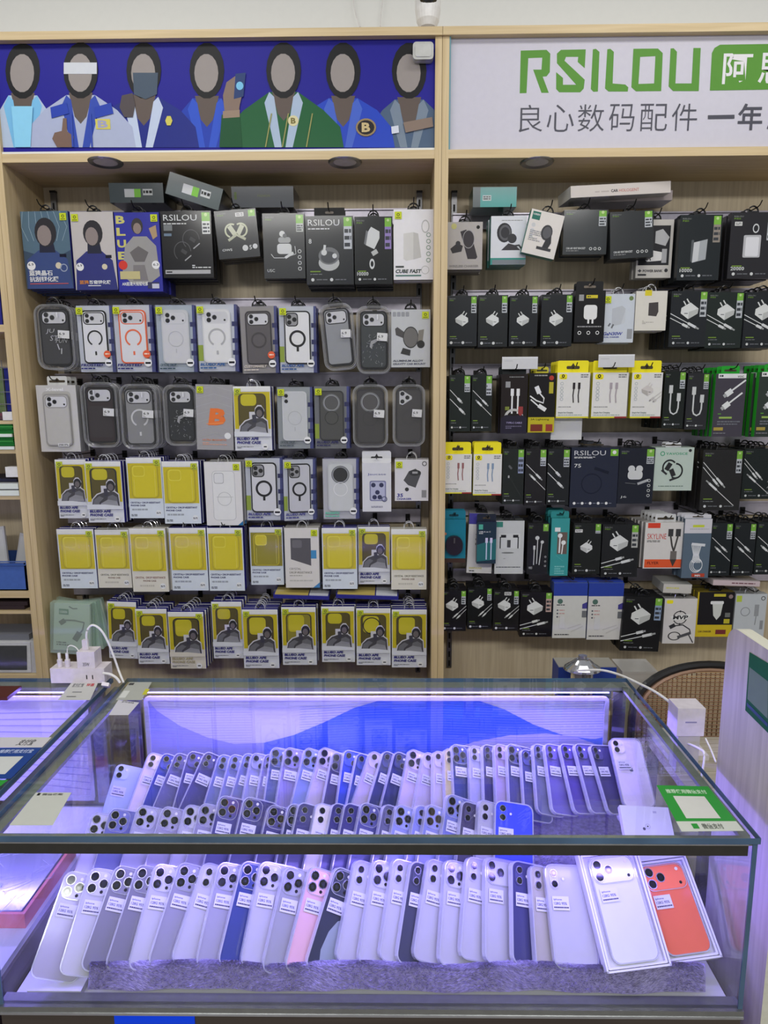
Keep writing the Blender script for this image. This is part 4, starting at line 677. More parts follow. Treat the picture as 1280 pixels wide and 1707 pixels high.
# ---- left cabinet, fourth row
hang('B', 95, 766, 146, 864, 'olive case package leftmost in fourth row, half hidden', tag='L', n=2, dy=3)
hang('B', 144, 769, 204, 871, 'olive case package overlapping its left neighbour in fourth row', tag='L', blk=1, n=3, dy=-12, lx=.001)
hang('X', 213, 763, 271, 864, 'yellow crystal case package, left of the two in fourth row', tag='R', n=3, dy=2)
hang('X', 272, 769, 333, 873, 'yellow crystal case package, right of the two in fourth row', tag='R', n=3, lx=.001)
hang('G', 342, 770, 403, 876, 'plain white box with thin outline drawing of a case', k='outline', c=(222, 220, 218), tag='R', hd='clr', n=3, lx=.001)
hang('M', 409, 764, 471, 868, 'clear package with thick black ring case, left of the dark pair', cam='square', frame=(34, 34, 36), ring=(C(34, 34, 36), 'key'), body=(214, 214, 218), txt='BLUEO APE', tw=.6, ink=(60, 60, 130), grn=1, n=3)
hang('M', 474, 766, 526, 868, 'narrow turned clear package with thick black ring case', cam='square', frame=(34, 34, 36), ring=(C(34, 34, 36), 'key'), body=(200, 200, 206), txt='BLUEO APE', tw=.6, ink=(60, 60, 130), grn=1, yaw=14, n=2)
hang('M', 538, 765, 598, 866, 'clear package with white ring case and dark round camera', cam='round', frame=(196, 198, 200), lens=(46, 46, 46), ring=(C(236, 236, 236), 'thin'), body=(206, 208, 208), bg=(190, 190, 196), tagon=0, txt='MAGNETIC', tw=.4, ink=(100, 190, 160), n=1)
hang('G', 604, 772, 652, 853, 'white card box with violet lettering and case drawing', k='jau', c=(214, 214, 218), hd='tab', hc=(214, 214, 218), hh=.034, n=1, t=.018, sl=(60, 60, 64))
hang('G', 658, 766, 714, 835, 'small white car charger box above the empty rail by divider', k='carchg', c=(214, 212, 214), tag='L', hd='clr', n=1)
# ---- left cabinet, fifth row
hang('X', 98, 882, 159, 981, 'yellow crystal package leftmost in fifth row', tag='R', n=2)
hang('X', 161, 883, 217, 980, 'yellow package with cream label, second in fifth row', tag='R', warm=1, n=2, dy=3)
hang('X', 218, 881, 278, 987, 'yellow package with cream label and red lettering', tag='R', warm=1, red=1, n=3, dy=-10, lx=.0016)
hang('X', 284, 880, 345, 985, 'yellow crystal package right of the red-lettered one', tag='R', n=3)
hang('X', 347, 880, 406, 985, 'yellow crystal package with tag at right, middle of fifth row', tag='R', n=3, dy=1)
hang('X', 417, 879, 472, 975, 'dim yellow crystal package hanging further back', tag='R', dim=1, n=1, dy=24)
hang('G', 475, 880, 532, 980, 'white box with charcoal slanted panel and blue tab', k='wpanel', c=(216, 212, 206), tag='R', hd='clr', n=2)
hang('X', 537, 880, 595, 982, 'yellow crystal package with bright film glare beside white box', tag='R', n=2)
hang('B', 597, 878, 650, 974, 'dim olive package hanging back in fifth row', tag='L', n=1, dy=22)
hang('X', 652, 882, 711, 983, 'yellow package with cream label next to the divider', tag='R', warm=1, n=1)
# ---- left cabinet, lowest row
hang('B', 180, 1003, 228, 1098, 'olive package behind the white charging plug, lowest row', tag='L', n=3, dy=8, rot=2)
hang('B', 228, 1015, 280, 1107, 'olive package second from left in lowest row, tag at left', tag='L', n=3, dy=0, rnd=0)
hang('B', 282, 1020, 341, 1115, 'olive package with cream label and tag at right, lowest row', tag='R', warm=1, n=4, dy=-8, ringc=0, rnd=1, blk=1, lx=.002)
hang('B', 354, 1003, 404, 1098, 'olive package set back, between two front ones in lowest row', tag='L', n=3, dy=8)
hang('B', 405, 1016, 464, 1114, 'olive package fifth from left in lowest row', tag='L', n=5, rnd=1)
hang('B', 470, 1012, 527, 1109, 'olive package below the flat packs, middle of lowest row', tag='L', n=3, lite=1, rnd=1)
hang('B', 536, 1011, 591, 1104, 'olive package third from the divider in lowest row', tag='L', n=3, rnd=0)
hang('B', 594, 1014, 651, 1109, 'olive package with black ring cut-out, second from the divider', tag='L', n=3, ringc=1, rnd=1)
hang('B', 653, 1016, 711, 1113, 'olive package nearest the divider in lowest row', tag='L', n=5, rnd=1)
# ---- right cabinet, top row
hang('G', 746, 370, 804, 449, 'grey wireless car charger box by the divider', k='wless', c=(166, 160, 156), n=2, t=.03)
hang('G', 818, 360, 877, 441, 'white and teal box showing a black dashboard mount', k='mountw', c=(206, 208, 214), s=(40, 120, 110), t=.04, n=1)
hang('G', 877, 353, 933, 427, 'tilted white box with green lettering square and phone holder', k='mountt', c=(214, 208, 202), s=(40, 120, 100), rot=13, dy=-26, t=.03, n=0)
hang('R', 939, 350, 1012, 424, 'dark vent bracket box left of its tilted twin', k='bracket', c=(62, 68, 74), tl=.36, n=2, t=.03)
hang('R', 1017, 352, 1089, 430, 'tilted dark vent bracket box in front of the comic box', k='bracket', c=(62, 66, 70), tl=.36, rot=-3, dy=-14, t=.03, n=1)
hang('G', 1062, 366, 1121, 463, 'black and white comic style power bank box', k='comic', c=(196, 192, 186), dy=30, t=.02, n=1)
hang('R', 1131, 358, 1201, 467, 'dark power bank box with number 10000, right of comic box', k='bank2', c=(50, 58, 62), big='10000', tl=.42, tag=(150, 140, 130), n=4, t=.022)
hang('R', 1216, 354, 1292, 464, 'dark power bank box with number 20000 at the right edge', k='bank3', c=(62, 60, 66), big='20000', tl=.42, n=4, t=.022, st=(.08, .14, .24, .2))
# ---- right cabinet, second row
hang('R', 746, 493, 795, 577, 'dark wall charger box leftmost in second row', k='adp', tl=.34, n=2)
hang('R', 797, 492, 846, 578, 'dark wall charger box second in second row', k='adp', c=(46, 50, 54), tl=.34, n=2)
hang('R', 849, 493, 896, 577, 'dark wall charger box third in second row, plug pointing left', k='adp', fl=-1, tl=.34, n=2)
hang('R', 902, 491, 954, 577, 'dark wall charger box with large cube plug, fourth in row', k='adp', fl=-1, c=(48, 52, 56), tl=.34, n=3)
hang('G', 958, 484, 1008, 570, 'black hang-tab box with yellow strip and white charger', k='blackadp', c=(28, 28, 30), hd='tab', hh=.026, hw=.9, dy=-6, n=1, sl=(120, 110, 100))
hang('G', 1004, 490, 1057, 571, 'silvery white gallium charger box with blue lettering', k='gan', c=(200, 206, 214), tag='L', hd='clr', n=1, dy=4)
hang('G', 1059, 485, 1111, 551, 'cream charger box with white handle and yellow sticker', k='beige', c=(216, 212, 202), hd='clr', n=3, lx=-.0015, dy=0, t=.02)
hang('R', 1117, 485, 1178, 578, 'dark charger and cable box right of the cream box', k='adpc', tl=.46, n=4, lx=-.001)
hang('R', 1178, 487, 1238, 580, 'greenish dark charger and cable box, second row', k='adpc', c=(50, 62, 58), tl=.46, n=3, dy=3)
hang('R', 1240, 487, 1302, 580, 'dark charger and cable box cut by the right frame edge', k='adpc', tl=.46, n=3)
# ---- right cabinet, third row
hang('R', 749, 625, 784, 719, 'narrow dark cable box leftmost in third row', k='cab', c=(48, 56, 54), tw=.26, tl=.30, n=3)
hang('R', 786, 625, 820, 719, 'narrow dark cable box with two crossing leads', k='cab2', c=(44, 50, 48), tw=.26, tl=.36, n=3, lx=.0015)
hang('G', 835, 624, 879, 723, 'tall black two-connector cable box under white price card', k='typec', c=(40, 34, 34), hd='tab', hc=(38, 42, 44), hh=.024, hw=.9, n=3, dy=-4, sl=(20, 20, 20))
hang('G', 881, 622, 925, 721, 'black and yellow lightning cable box', k='lightning', c=(32, 30, 32), s=(150, 140, 40), n=2, hd='tab', hc=(200, 190, 60), hh=.018, hw=.5, sl=(60, 60, 50))
hang('Y', 928, 621, 982, 697, 'white box with yellow top and two black plugs', cc=(46, 40, 44), n=3, lx=-.0012)
hang('Y', 987, 621, 1046, 697, 'white box with yellow top and two grey plugs, below white card', cc=(170, 160, 166), n=3, lx=-.0018, rd=1)
hang('Y', 1052, 621, 1103, 697, 'white box with yellow top showing a charger and leads', ad=1, n=3, lx=-.0012, rd=1)
hang('R', 1106, 619, 1141, 714, 'narrow dark box with white U-shaped cable, left of two', k='ucab', c=(40, 46, 44), tw=.24, tl=.30, n=4, lx=-.002)
hang('R', 1144, 622, 1180, 716, 'narrow greyer box with white U-shaped cable, right of two', k='ucab', c=(60, 60, 66), tw=.22, tl=.28, n=3)
hang('G', 1190, 623, 1241, 728, 'green framed pack with three white plugs', k='green', c=(70, 66, 76), s=(50, 170, 50), hd='tab', hc=(40, 160, 50), hh=.022, hw=.6, n=4, lx=-.003, t=.018)
hang('G', 1262, 620, 1310, 728, 'green framed pack cut by the right frame edge', k='green', c=(52, 60, 56), s=(50, 170, 50), hd='tab', hc=(40, 160, 50), hh=.022, hw=.6, n=4, lx=-.003, t=.018)
# ---- right cabinet, fourth row
hang('Y', 740, 757, 786, 823, 'yellow-topped white cable box by divider, fourth row', cc=(150, 100, 100), n=2, t=.018, rd=1)
hang('Y', 789, 757, 836, 826, 'yellow-topped white cable box with pale blue plugs', cc=(130, 150, 176), n=2, t=.018, rd=1)
hang('R', 838, 748, 873, 841, 'narrow dark box with dim adapter tips, fourth row', k='dots', c=(50, 56, 54), tw=.25, tl=.44, tag=(150, 160, 190), n=3)
hang('R', 875, 748, 910, 843, 'narrow dark box with two crossing plugs, fourth row', k='cab2', c=(46, 44, 48), tw=.26, tl=.30, n=3)
hang('R', 912, 748, 949, 842, 'narrow dark box with two parallel plugs, beside navy box', k='cab', c=(44, 46, 50), tw=.25, tl=.32, n=3)
hang('G', 951, 746, 1030, 846, 'large navy box with big silver lettering in fourth row', k='navyb', c=(42, 46, 62), n=2, t=.03, hd='tab', hc=(50, 52, 58), hh=.016, hw=.3)
hang('R', 1031, 747, 1090, 840, 'navy box with white earbuds case in fourth row', k='pods', c=(44, 48, 64), tw=.2, tl=.28, n=2, t=.03)
hang('G', 1090, 746, 1155, 818, 'pale green box with black ear-hook headphones', k='yav', c=(186, 200, 190), hd='tab', hh=.014, hw=.4, hc=(210, 210, 214), n=1, dy=2)
hang('R', 1169, 750, 1236, 851, 'dark box with three white plugs, fourth row right end', k='cab3', c=(52, 50, 50), tw=.13, tl=.38, n=4, lx=-.003, x=0)
hang('R', 1238, 748, 1294, 832, 'dark box with four grey plugs cut by right frame edge', k='cab3', c=(38, 48, 46), tw=.14, tl=.26, n=3, x=1, dy=14)
# ---- right cabinet, fifth row
hang('G', 737, 866, 776, 938, 'teal pack holding a black computer mouse', k='mouse', c=(26, 118, 140), hd='tab', hc=(26, 118, 140), hh=.026, n=1, t=.02, sl=(20, 60, 70))
hang('G', 780, 856, 822, 956, 'white box with violet top behind a dark teal pack', k='wpurp', c=(214, 212, 208), n=1, dy=22, rot=2, t=.02)
hang('G', 795, 870, 827, 940, 'slim dark teal cable box with violet plugs', k='dteal', c=(34, 52, 66), s=(30, 30, 60), hd='tab', hc=(34, 40, 54), hh=.022, n=0, dy=-16)
hang('G', 825, 868, 873, 957, 'silver grey wired earphone box with dark picture', k='ear', c=(196, 198, 198), s=(60, 64, 66), n=2, dy=4)
hang('R', 879, 872, 914, 957, 'narrow black box with white wired earphones', k='wired', c=(42, 42, 46), tw=.24, tl=.16, tag=(140, 170, 100), n=3)
hang('G', 918, 864, 948, 960, 'narrow teal box with earphones behind a window', k='tealb', c=(60, 150, 150), s=(36, 110, 110), hd='tab', hc=(50, 140, 140), hh=.020, n=2, lx=-.002, sl=(20, 80, 80))
hang('R', 955, 872, 1001, 957, 'dark charger box with white price sticker, fifth row', k='adp', c=(40, 44, 44), tw=.18, tl=.2, n=2, st=(.05, .12, .32, .18))
hang('R', 1003, 874, 1064, 962, 'dark charger and cable box left of the red-lettered box', k='adpe', c=(42, 44, 48), tl=.44, n=3, n_=3, tag=(190, 190, 186), lx=-.001)
hang('G', 1074, 871, 1143, 948, 'white and orange splitter cable box with red lettering', k='skyline', c=(214, 210, 206), hd='tab', hc=(206, 206, 206), hh=.024, hw=.5, n=4, lx=-.0025, t=.018)
hang('G', 1139, 865, 1184, 964, 'blue-grey blister pack with coiled white cable', k='mfi', c=(206, 204, 210), s=(80, 96, 112), hd='tab', hc=(206, 204, 210), hh=.012, n=2, dy=-8, t=.016, lx=-.002)
hang('R', 1184, 872, 1219, 960, 'narrow dark cable box right of the coiled cable pack', k='cab2', c=(40, 48, 52), tw=.24, tl=.3, n=3)
hang('R', 1222, 872, 1258, 960, 'narrow dark cable box, second right of coiled cable pack', k='cab2', c=(38, 44, 48), tw=.22, tl=.3, n=3)
hang('R', 1260, 870, 1298, 958, 'narrow dark cable box at the right frame edge, fifth row', k='cab2', c=(38, 46, 48), tw=.22, tl=.3, n=2)
# ---- right cabinet, lowest row
hang('R', 736, 984, 777, 1052, 'small dark charger and cable box leftmost in lowest row', k='adpd', c=(40, 38, 42), tl=.34, n=2)
hang('R', 779, 980, 820, 1049, 'small dark charger and cable box second in lowest row', k='adpd', c=(36, 38, 40), tl=.3, n=2, dy=8)
hang('R', 822, 984, 865, 1052, 'small dark charger box with white price sticker, lowest row', k='adpd', c=(42, 42, 44), tl=.34, n=2, st=(.42, .04, .68, .12))
hang('R', 867, 987, 920, 1062, 'larger dark charger and cable box beside blue-topped pack', k='adpe', c=(38, 36, 40), tl=.44, tag=(200, 170, 160), n=2, dy=-3)
hang('G', 922, 972, 978, 1064, 'white pack with blue header, left of two', k='bluehead', c=(204, 204, 200), s=(80, 100, 150), hd='tab', hc=(44, 66, 156), hh=.006, n=2, t=.016)
hang('G', 980, 972, 1038, 1067, 'white pack with blue header, right of two', k='bluehead', c=(208, 206, 202), s=(80, 100, 150), hd='tab', hc=(44, 66, 156), hh=.006, n=2, t=.016)
hang('R', 1037, 995, 1102, 1086, 'tilted dark charger box with two leads below red-lettered box', k='adpe', c=(38, 40, 44), tl=.42, tag=(150, 170, 200), rot=2, dy=-10, n=3, t=.02)
hang('G', 1106, 998, 1160, 1073, 'white box with black crosshair emblem and adapter cable', k='mvp', c=(212, 208, 206), n=3, lx=-.001, hd='clr')
hang('G', 1161, 987, 1222, 1062, 'black and yellow car charger box in lowest row', k='yblk', c=(206, 180, 40), s=(120, 106, 40), n=2, dy=4)
hang('G', 1224, 990, 1276, 1064, 'pale grey box with ring drawing at right end, lowest row', k='wgrey', c=(190, 194, 198), hd='clr', n=2)

# ---- boxes laid on top of the hanging ones
def lying(px, py, Y, w, d, hh, label, cf, cs, rot=(0, 0, 0), art=None, nm='product_box'):
    """a box lying with its narrow side to the front"""
    p = at(px, py, Y); t = empty(nm, p, tuple(R(a) for a in rot)); a = MB(w, hh)
    a.box(-w/2, w/2, 0, d, -hh, 0, C(*cs, .3)); a.Q(0, 0, 1, 1, C(*cf, .28))
    if art: art(a)
    a.build('box', t, bev=0); f = MB(); f.box(-w/2-.0006, w/2+.0006, -.003, d+.0006, -hh-.0006, .0006, clear('shrink_film')); f.build('shrink_film', t); tag(t, label, 'box'); return t
def stk(a): a.Q(.28, .3, .46, .72, C(206, 208, 208)); a.Q(.46, .3, .58, .72, C(130, 200, 70)); a.Q(.62, .3, .8, .62, C(206, 208, 208)); a.G(.63, .33, .79, .58, BLACK, 1)
lying(226, 305, 2.03, .152, .12, .052, 'dark box with green and white stickers lying above the blue film box', (66, 76, 80), (40, 46, 50), (3, 0, 2), stk)
lying(328, 301, 2.00, .150, .14, .058, 'steeply tilted dark box with stickers lying above the black headphone box', (76, 88, 90), (48, 56, 58), (3, 17, 4), stk)
lying(437, 311, 2.03, .175, .12, .055, 'dark wide box lying above the ear-hook earphone box', (52, 58, 68), (36, 40, 48), (3, 0, 0), lambda a: (a.T('FASHION', .42, .5, .2, .12, C(120, 130, 70), 0), a.Q(.04, .25, .08, .6, C(90, 110, 50))))
lying(825, 312, 2.02, .122, .10, .052, 'teal box with grey band lying above the dashboard mount', (42, 150, 146), (30, 104, 104), (2, 0, 0), lambda a: (a.Q(0, 0, .17, 1, C(90, 100, 104)), a.Q(.22, .4, .42, .68, C(190, 200, 200)), a.G(.24, .44, .4, .64, BLACK, 2)))
lying(1035, 306, 1.99, .285, .10, .030, 'long white box tilted on top of another white box', (214, 206, 200), (206, 202, 196), (1, -4, 6), lambda a: (a.T('CAR', .40, .7, .07, .25, C(50, 46, 46), .03), a.T('HOLOGENT', .48, .7, .2, .25, C(190, 90, 80), .0), a.G(.24, .5, .38, .7, C(190, 180, 176), 1)))
lying(1050, 319, 2.045, .240, .09, .026, 'long white box lying under the tilted one', (204, 190, 188), (196, 190, 186), (1, -1, 0), lambda a: (a.T('CAR', .42, .7, .08, .3, C(60, 56, 56), .03), a.T('HOLOGENT', .52, .7, .2, .3, C(190, 90, 100), .0)))
lying(1228, 968, 1.985, .140, .09, .016, 'small flat pinkish white box lying above the car charger box', (206, 188, 192), (200, 190, 190), (0, 2, 0), lambda a: (a.Q(.45, .3, .6, .7, dkc), a.Q(.86, .25, .94, .7, C(150, 60, 80))) if 0 else a.G(.4, .3, .9, .7, C(120, 80, 90), 1))
lying(1130, 974, 1.99, .085, .09, .028, 'clear-topped white box lying above the crosshair emblem box', (206, 202, 196), (190, 190, 186), (3, 2, 0), lambda a: a.G(.1, .3, .8, .6, C(210, 206, 120), 1))
# flat packs over the lowest row
for px, py, lab, w_ in ((502, 993, 'flat blue-edged package lying across the lowest row, left of two', .17), (612, 993, 'flat blue-edged package lying across the lowest row, right of two', .19)):
    t = empty('flat_package', at(px, py, 1.985), (R(5), R(2), 0)); q = MB(); q.box(-w_/2, w_/2, 0, .10, -.011, 0, C(40, 40, 140)); q.build('tray', t)
    q = MB(); q.box(-w_/2+.004, -w_/2+w_*.62, .004, .09, .0, .003, C(190, 170, 90)); q.box(-w_/2+w_*.64, w_/2-.004, .004, .096, 0, .003, C(196, 198, 204)); q.build('contents', t)
    q = MB(); q.box(-w_/2, w_/2, -.001, .101, -.012, .012, PVC); q.build('clear_cover', t); tag(t, lab, 'package')
# price cards
for px0, py0, px1, py1, dy, lab in ((837, 595, 896, 615, -10, 'white price card above the tall black cable box'), (998, 591, 1057, 612, -10, 'white price card above the grey-plug yellow box'), (919, 690, 969, 733, 24, 'blank white card hanging below the yellow-topped boxes')):
    Y = 1.992+dy*.001; a_ = at(px0, py0, Y); b_ = at(px1, py1, Y); q = MB(b_.x-a_.x, a_.z-b_.z); q.box(-q.w/2, q.w/2, 0, .002, -q.h, 0, C(206, 206, 208, .3)); q.Q(0, 0, 1, .12, C(224, 224, 226)); q.Q(.06, .3, .3, .36, C(190, 190, 194))
    o = q.build('price_card', None, ((a_.x+b_.x)/2, Y, a_.z)); tag(o, lab, 'card')
# the green adapter bags at the left of the lowest row
tb = empty('cable_bag', at(118, 1008, 1.965), (R(2), R(5), 0)); a = MB(.112, .150); a.prism([(-.05, 0), (.056, .004), (.058, -.146), (-.056, -.150)], 0, .014, C(196, 206, 196, .3)); a.y = -.0005
a.Q(.18, .10, .44, .22, C(40, 110, 70)); a.T('UGREEN', .2, .19, .2, .05, WHITE); a.S([(.45, .04), (.56, .08), (.68, .07)], .03, BLACK); a.S([(.2, .42), (.34, .34)], .13, C(60, 60, 60)); a.S([(.34, .34), (.6, .33), (.86, .36), (.82, .52), (.7, .64)], .045, C(90, 90, 90)); a.S([(.74, .58), (.6, .76)], .16, C(62, 62, 62)); a.G(.1, .8, .5, .9, C(90, 90, 90), 2); a.build('printed_card', tb)
f = MB(); f.prism([(-.06, .004), (.062, .008), (.066, -.156), (-.062, -.158)], -.006, .018, clear('poly_bag', (.93, 1, .95), .12, .15, .3, (.75, .92, .82))); f.build('bag', tb); tag(tb, 'pale green plastic bag with black adapter cable card, front one', 'bag', None)
for k, (dx, ry) in enumerate(((.018, -3), (.036, -8), (-.01, 9))):
    t = empty('cable_bag', at(118, 1006, 1.993+.022*k)+Vector((dx, 0, .004*k)), (R(2), R(ry), 0)); f = MB(); f.prism([(-.06, .006), (.06, .003), (.062, -.152), (-.058, -.154)], 0, .016, clear('poly_bag')); f.build('bag', t)
    q = MB(); q.box(-.05, .05, .004, .012, -.145, -.004, C(180, 204, 186)); q.build('printed_card', t); tag(t, 'pale green plastic bag behind the front cable bag, ' + ('just right of it', 'farthest right', 'leaning left')[k], 'bag', 'pale green bags left of the lowest row')
# ---------------------------------------------------------------- left cubby contents
YF = YC+.012
def cub(px, py): return at(px, py, YF)
xr = XL-.019-.018
t = empty('storage_bin', (xr-.16, YF, zB)); q = MB(); BINB = mat('blue_bin_plastic', (66, 100, 172), .35)
q.box(-.150, .150, 0, .004, 0, .085, BINB); q.box(-.150, .150, .176, .18, 0, .085, BINB); q.box(-.150, -.146, 0, .18, 0, .085, BINB); q.box(.146, .150, 0, .18, 0, .085, BINB); q.box(-.15, .15, 0, .18, 0, .004, BINB); q.build('tub', t)
q = MB(); q.rim(-.156, -.006, .156, .006, .004, .002, -.006, .002, BINB); q.build('rim', t, (0, 0, .085)); tag(t, 'blue plastic storage bin full of paper packs on the cubby shelf', 'bin')
for k, (dx, ry, hh) in enumerate(((-.075, 8, .15), (.005, -6, .17), (.085, 10, .14))):
    q = MB(); q.box(-.045, .045, 0, .008, 0, hh, C(200, 200, 204)); q.box(-.04, .04, -.0005, 0, .004, hh-.01, C(214, 214, 214)); o = q.build('paper_pack', None, (xr-.16+dx, YF+.05+.035*k, zB+.006), (R(-8), R(ry), 0)); tag(o, 'white paper pack standing in the blue bin, ' + ('leftmost', 'in the middle', 'nearest the cabinet side')[k], 'paper pack', 'paper packs in the blue bin')
t = empty('display_box', (xr-.09, YF, zA)); q = MB(.2, .24); q.box(-.1, .08, 0, .12, 0, .30, C(40, 42, 130)); q.build('box', t); tag(t, 'tall dark blue box on the upper cubby shelf at the left edge', 'box')
q = MB(.18, .30); 
for i in range(10):
    for j in range(5): q.box(-.09+i*.017, -.082+i*.017, -.001, 0, .10+j*.02+(i % 2)*.008, .106+j*.02+(i % 2)*.008, C(60, 66, 170))
q.build('dotted_print', t)
# green card sleeves, papers
z = at(10, 758, YF).z
def sheet_stack(name, z0, n, th, c1, c2, lab, grp, w=.22, lip=True):
    for k in range(n):
        q = MB(); q.prism([(0, 0), (w, 0), (w, th*.8), (0, th*.8)], 0, .15, C(*(c1 if k % 4 else c2)))
        if lip and k in (0, n//2): q.box(0, w+.003, -.006, 0, -.001, th*1.5, C(226, 232, 226))
        o = q.build(name, None, (xr-w-.008-random.uniform(0, .006), YF+random.uniform(0, .004), z0+k*th)); tag(o, lab, 'card sleeve', grp)
zt = cub(20, 748).z; q = MB(); q.box(-.88, 0, 0, YB-YF, -.012, 0, BEECHX); o = q.build('shelf_board', None, (xr, YF, zt-.014)); 
o.parent = cabO; o.location = (xr-cabO.location.x, YF-YC, zt-.002)
z_ = cub(20, 770).z
sheet_stack('card_sleeve', zt-.001, 14, .0052, (30, 120, 50), (60, 150, 70), 'green card sleeve in the stack on the cubby shelf', 'green card sleeves', .2)
zc = cub(20, 826).z; q = MB(); q.box(-.88, 0, 0, YB-YF, -.012, 0, BEECHX); o = q.build('shelf_board'); o.parent = cabO; o.location = (xr-cabO.location.x, YF-YC, zc)
sheet_stack('plastic_sleeve', zc+.001, 5, .010, (150, 150, 154), (40, 40, 60), 'clear plastic sleeve pack in the stack above the blue bin', 'clear sleeves above the bin', .19)
q = MB(); q.box(-.018, .018, 0, .03, -.0, .030, WPL); o = q.build('white_clip_box', None, (xr-.022, YF-.004, zc+.055)); tag(o, 'small white box at the end of the clear sleeves', 'box')
# wire rack and upright packs under the upper shelf
t = empty('wire_rack', (xr-.09, YF+.02, at(20, 700, YF).z)); q = MB()
for k in range(9): q.tube([(-.085+k*.02, 0, 0), (-.085+k*.02, 0, .17)], .0012, mat('rack_wire', (150, 150, 156), .3, .8), 5)
q.build('uprights', t); q = MB()
for k in range(5): q.tube([(-.09, 0, .01+k*.035), (.082, 0, .01+k*.035)], .0014, mat('rack_wire'), 5)
q.build('crossbars', t); tag(t, 'fine wire rack under the upper cubby shelf', 'rack')
zk = at(20, 701, YF).z; q = MB(); q.box(-.88, 0, 0, YB-YF, -.010, 0, BEECHX); o = q.build('shelf_board'); o.parent = cabO; o.location = (xr-cabO.location.x, YF-YC, zk)
for k, (dx, c, lab) in enumerate(((-.052, (110, 130, 90), 'olive green slim box standing in the cubby'), (-.030, (40, 44, 130), 'dark blue slim box standing beside the olive one'), (-.090, (40, 46, 130), 'wider dark blue box standing behind the wire rack'))):
    q = MB(); q.box(-.009 if k < 2 else -.02, .009 if k < 2 else .02, 0, .1, 0, .15, C(*c)); o = q.build('slim_box', None, (xr+dx, YF+.035, zk+.0005)); tag(o, lab, 'box')
q = MB(); q.box(-.014, .014, 0, .03, 0, .024, WPL); o = q.build('white_block', None, (xr-.020, YF-.002, zk+.001)); tag(o, 'small white block in front of the slim boxes', 'block')
for k in range(3):
    q = MB(); q.box(0, .17, 0, .14, 0, .009, C(70+20*k, 66, 74)); o = q.build('dark_case', None, (xr-.2+.006*k, YF+.01, zk-.038+.0095*k-.01*0)); o.location.z = zt+.075+.0095*k; tag(o, 'dark flat case lying in the pile above the green sleeves', 'case', 'dark flat cases in the cubby')
# under the bin: dark cases and the printer
for k in range(2):
    q = MB(); q.box(0, .17, 0, .14, 0, .012, C(60, 48, 50)); o = q.build('tray_pack', None, (xr-.2+.01*k, YF+.01, zB-.062+.0125*k)); tag(o, 'dark flat tray pack below the bin shelf, ' + ('lower', 'upper')[k], 'tray pack')
q = MB(); q.box(-.88, 0, 0, YB-YF, -.010, 0, BEECHX); o = q.build('shelf_board'); o.parent = cabO; o.location = (xr-cabO.location.x, YF-YC, zB-.063)
zP = at(20, 1130, YF).z-.02
t = empty('label_printer', (xr-.082, YF-.0, .776)); q = MB(); h_ = at(30, 1068, YF).z-.776
q.prism([(-.13, 0), (.078, 0), (.078, h_), (-.13, h_)], 0, .12, mat('printer_shell', (190, 190, 192), .35)); q.build('body', t, bev=.004)
q = MB(); q.prism([(-.052, .012), (.050, .012), (.056, h_-.014), (-.044, h_-.014)], -.006, 0, mat('printer_window', (70, 72, 74), .1, coat=1)); q.build('window', t)
q = MB(); q.prism([(-.062, .004), (.062, .004), (.066, h_-.004), (-.052, h_-.004)], -.004, .001, mat('printer_lid', (206, 206, 208), .3)); q.build('lid', t)
q = MB(); q.box(-.12, .06, 0, .10, 0, .018, C(120, 122, 130)); o = q.build('cable_tray', t, (0, .005, h_+.0005)); tag(t, 'grey label printer with dark glossy window at the bottom of the cubby', 'printer')

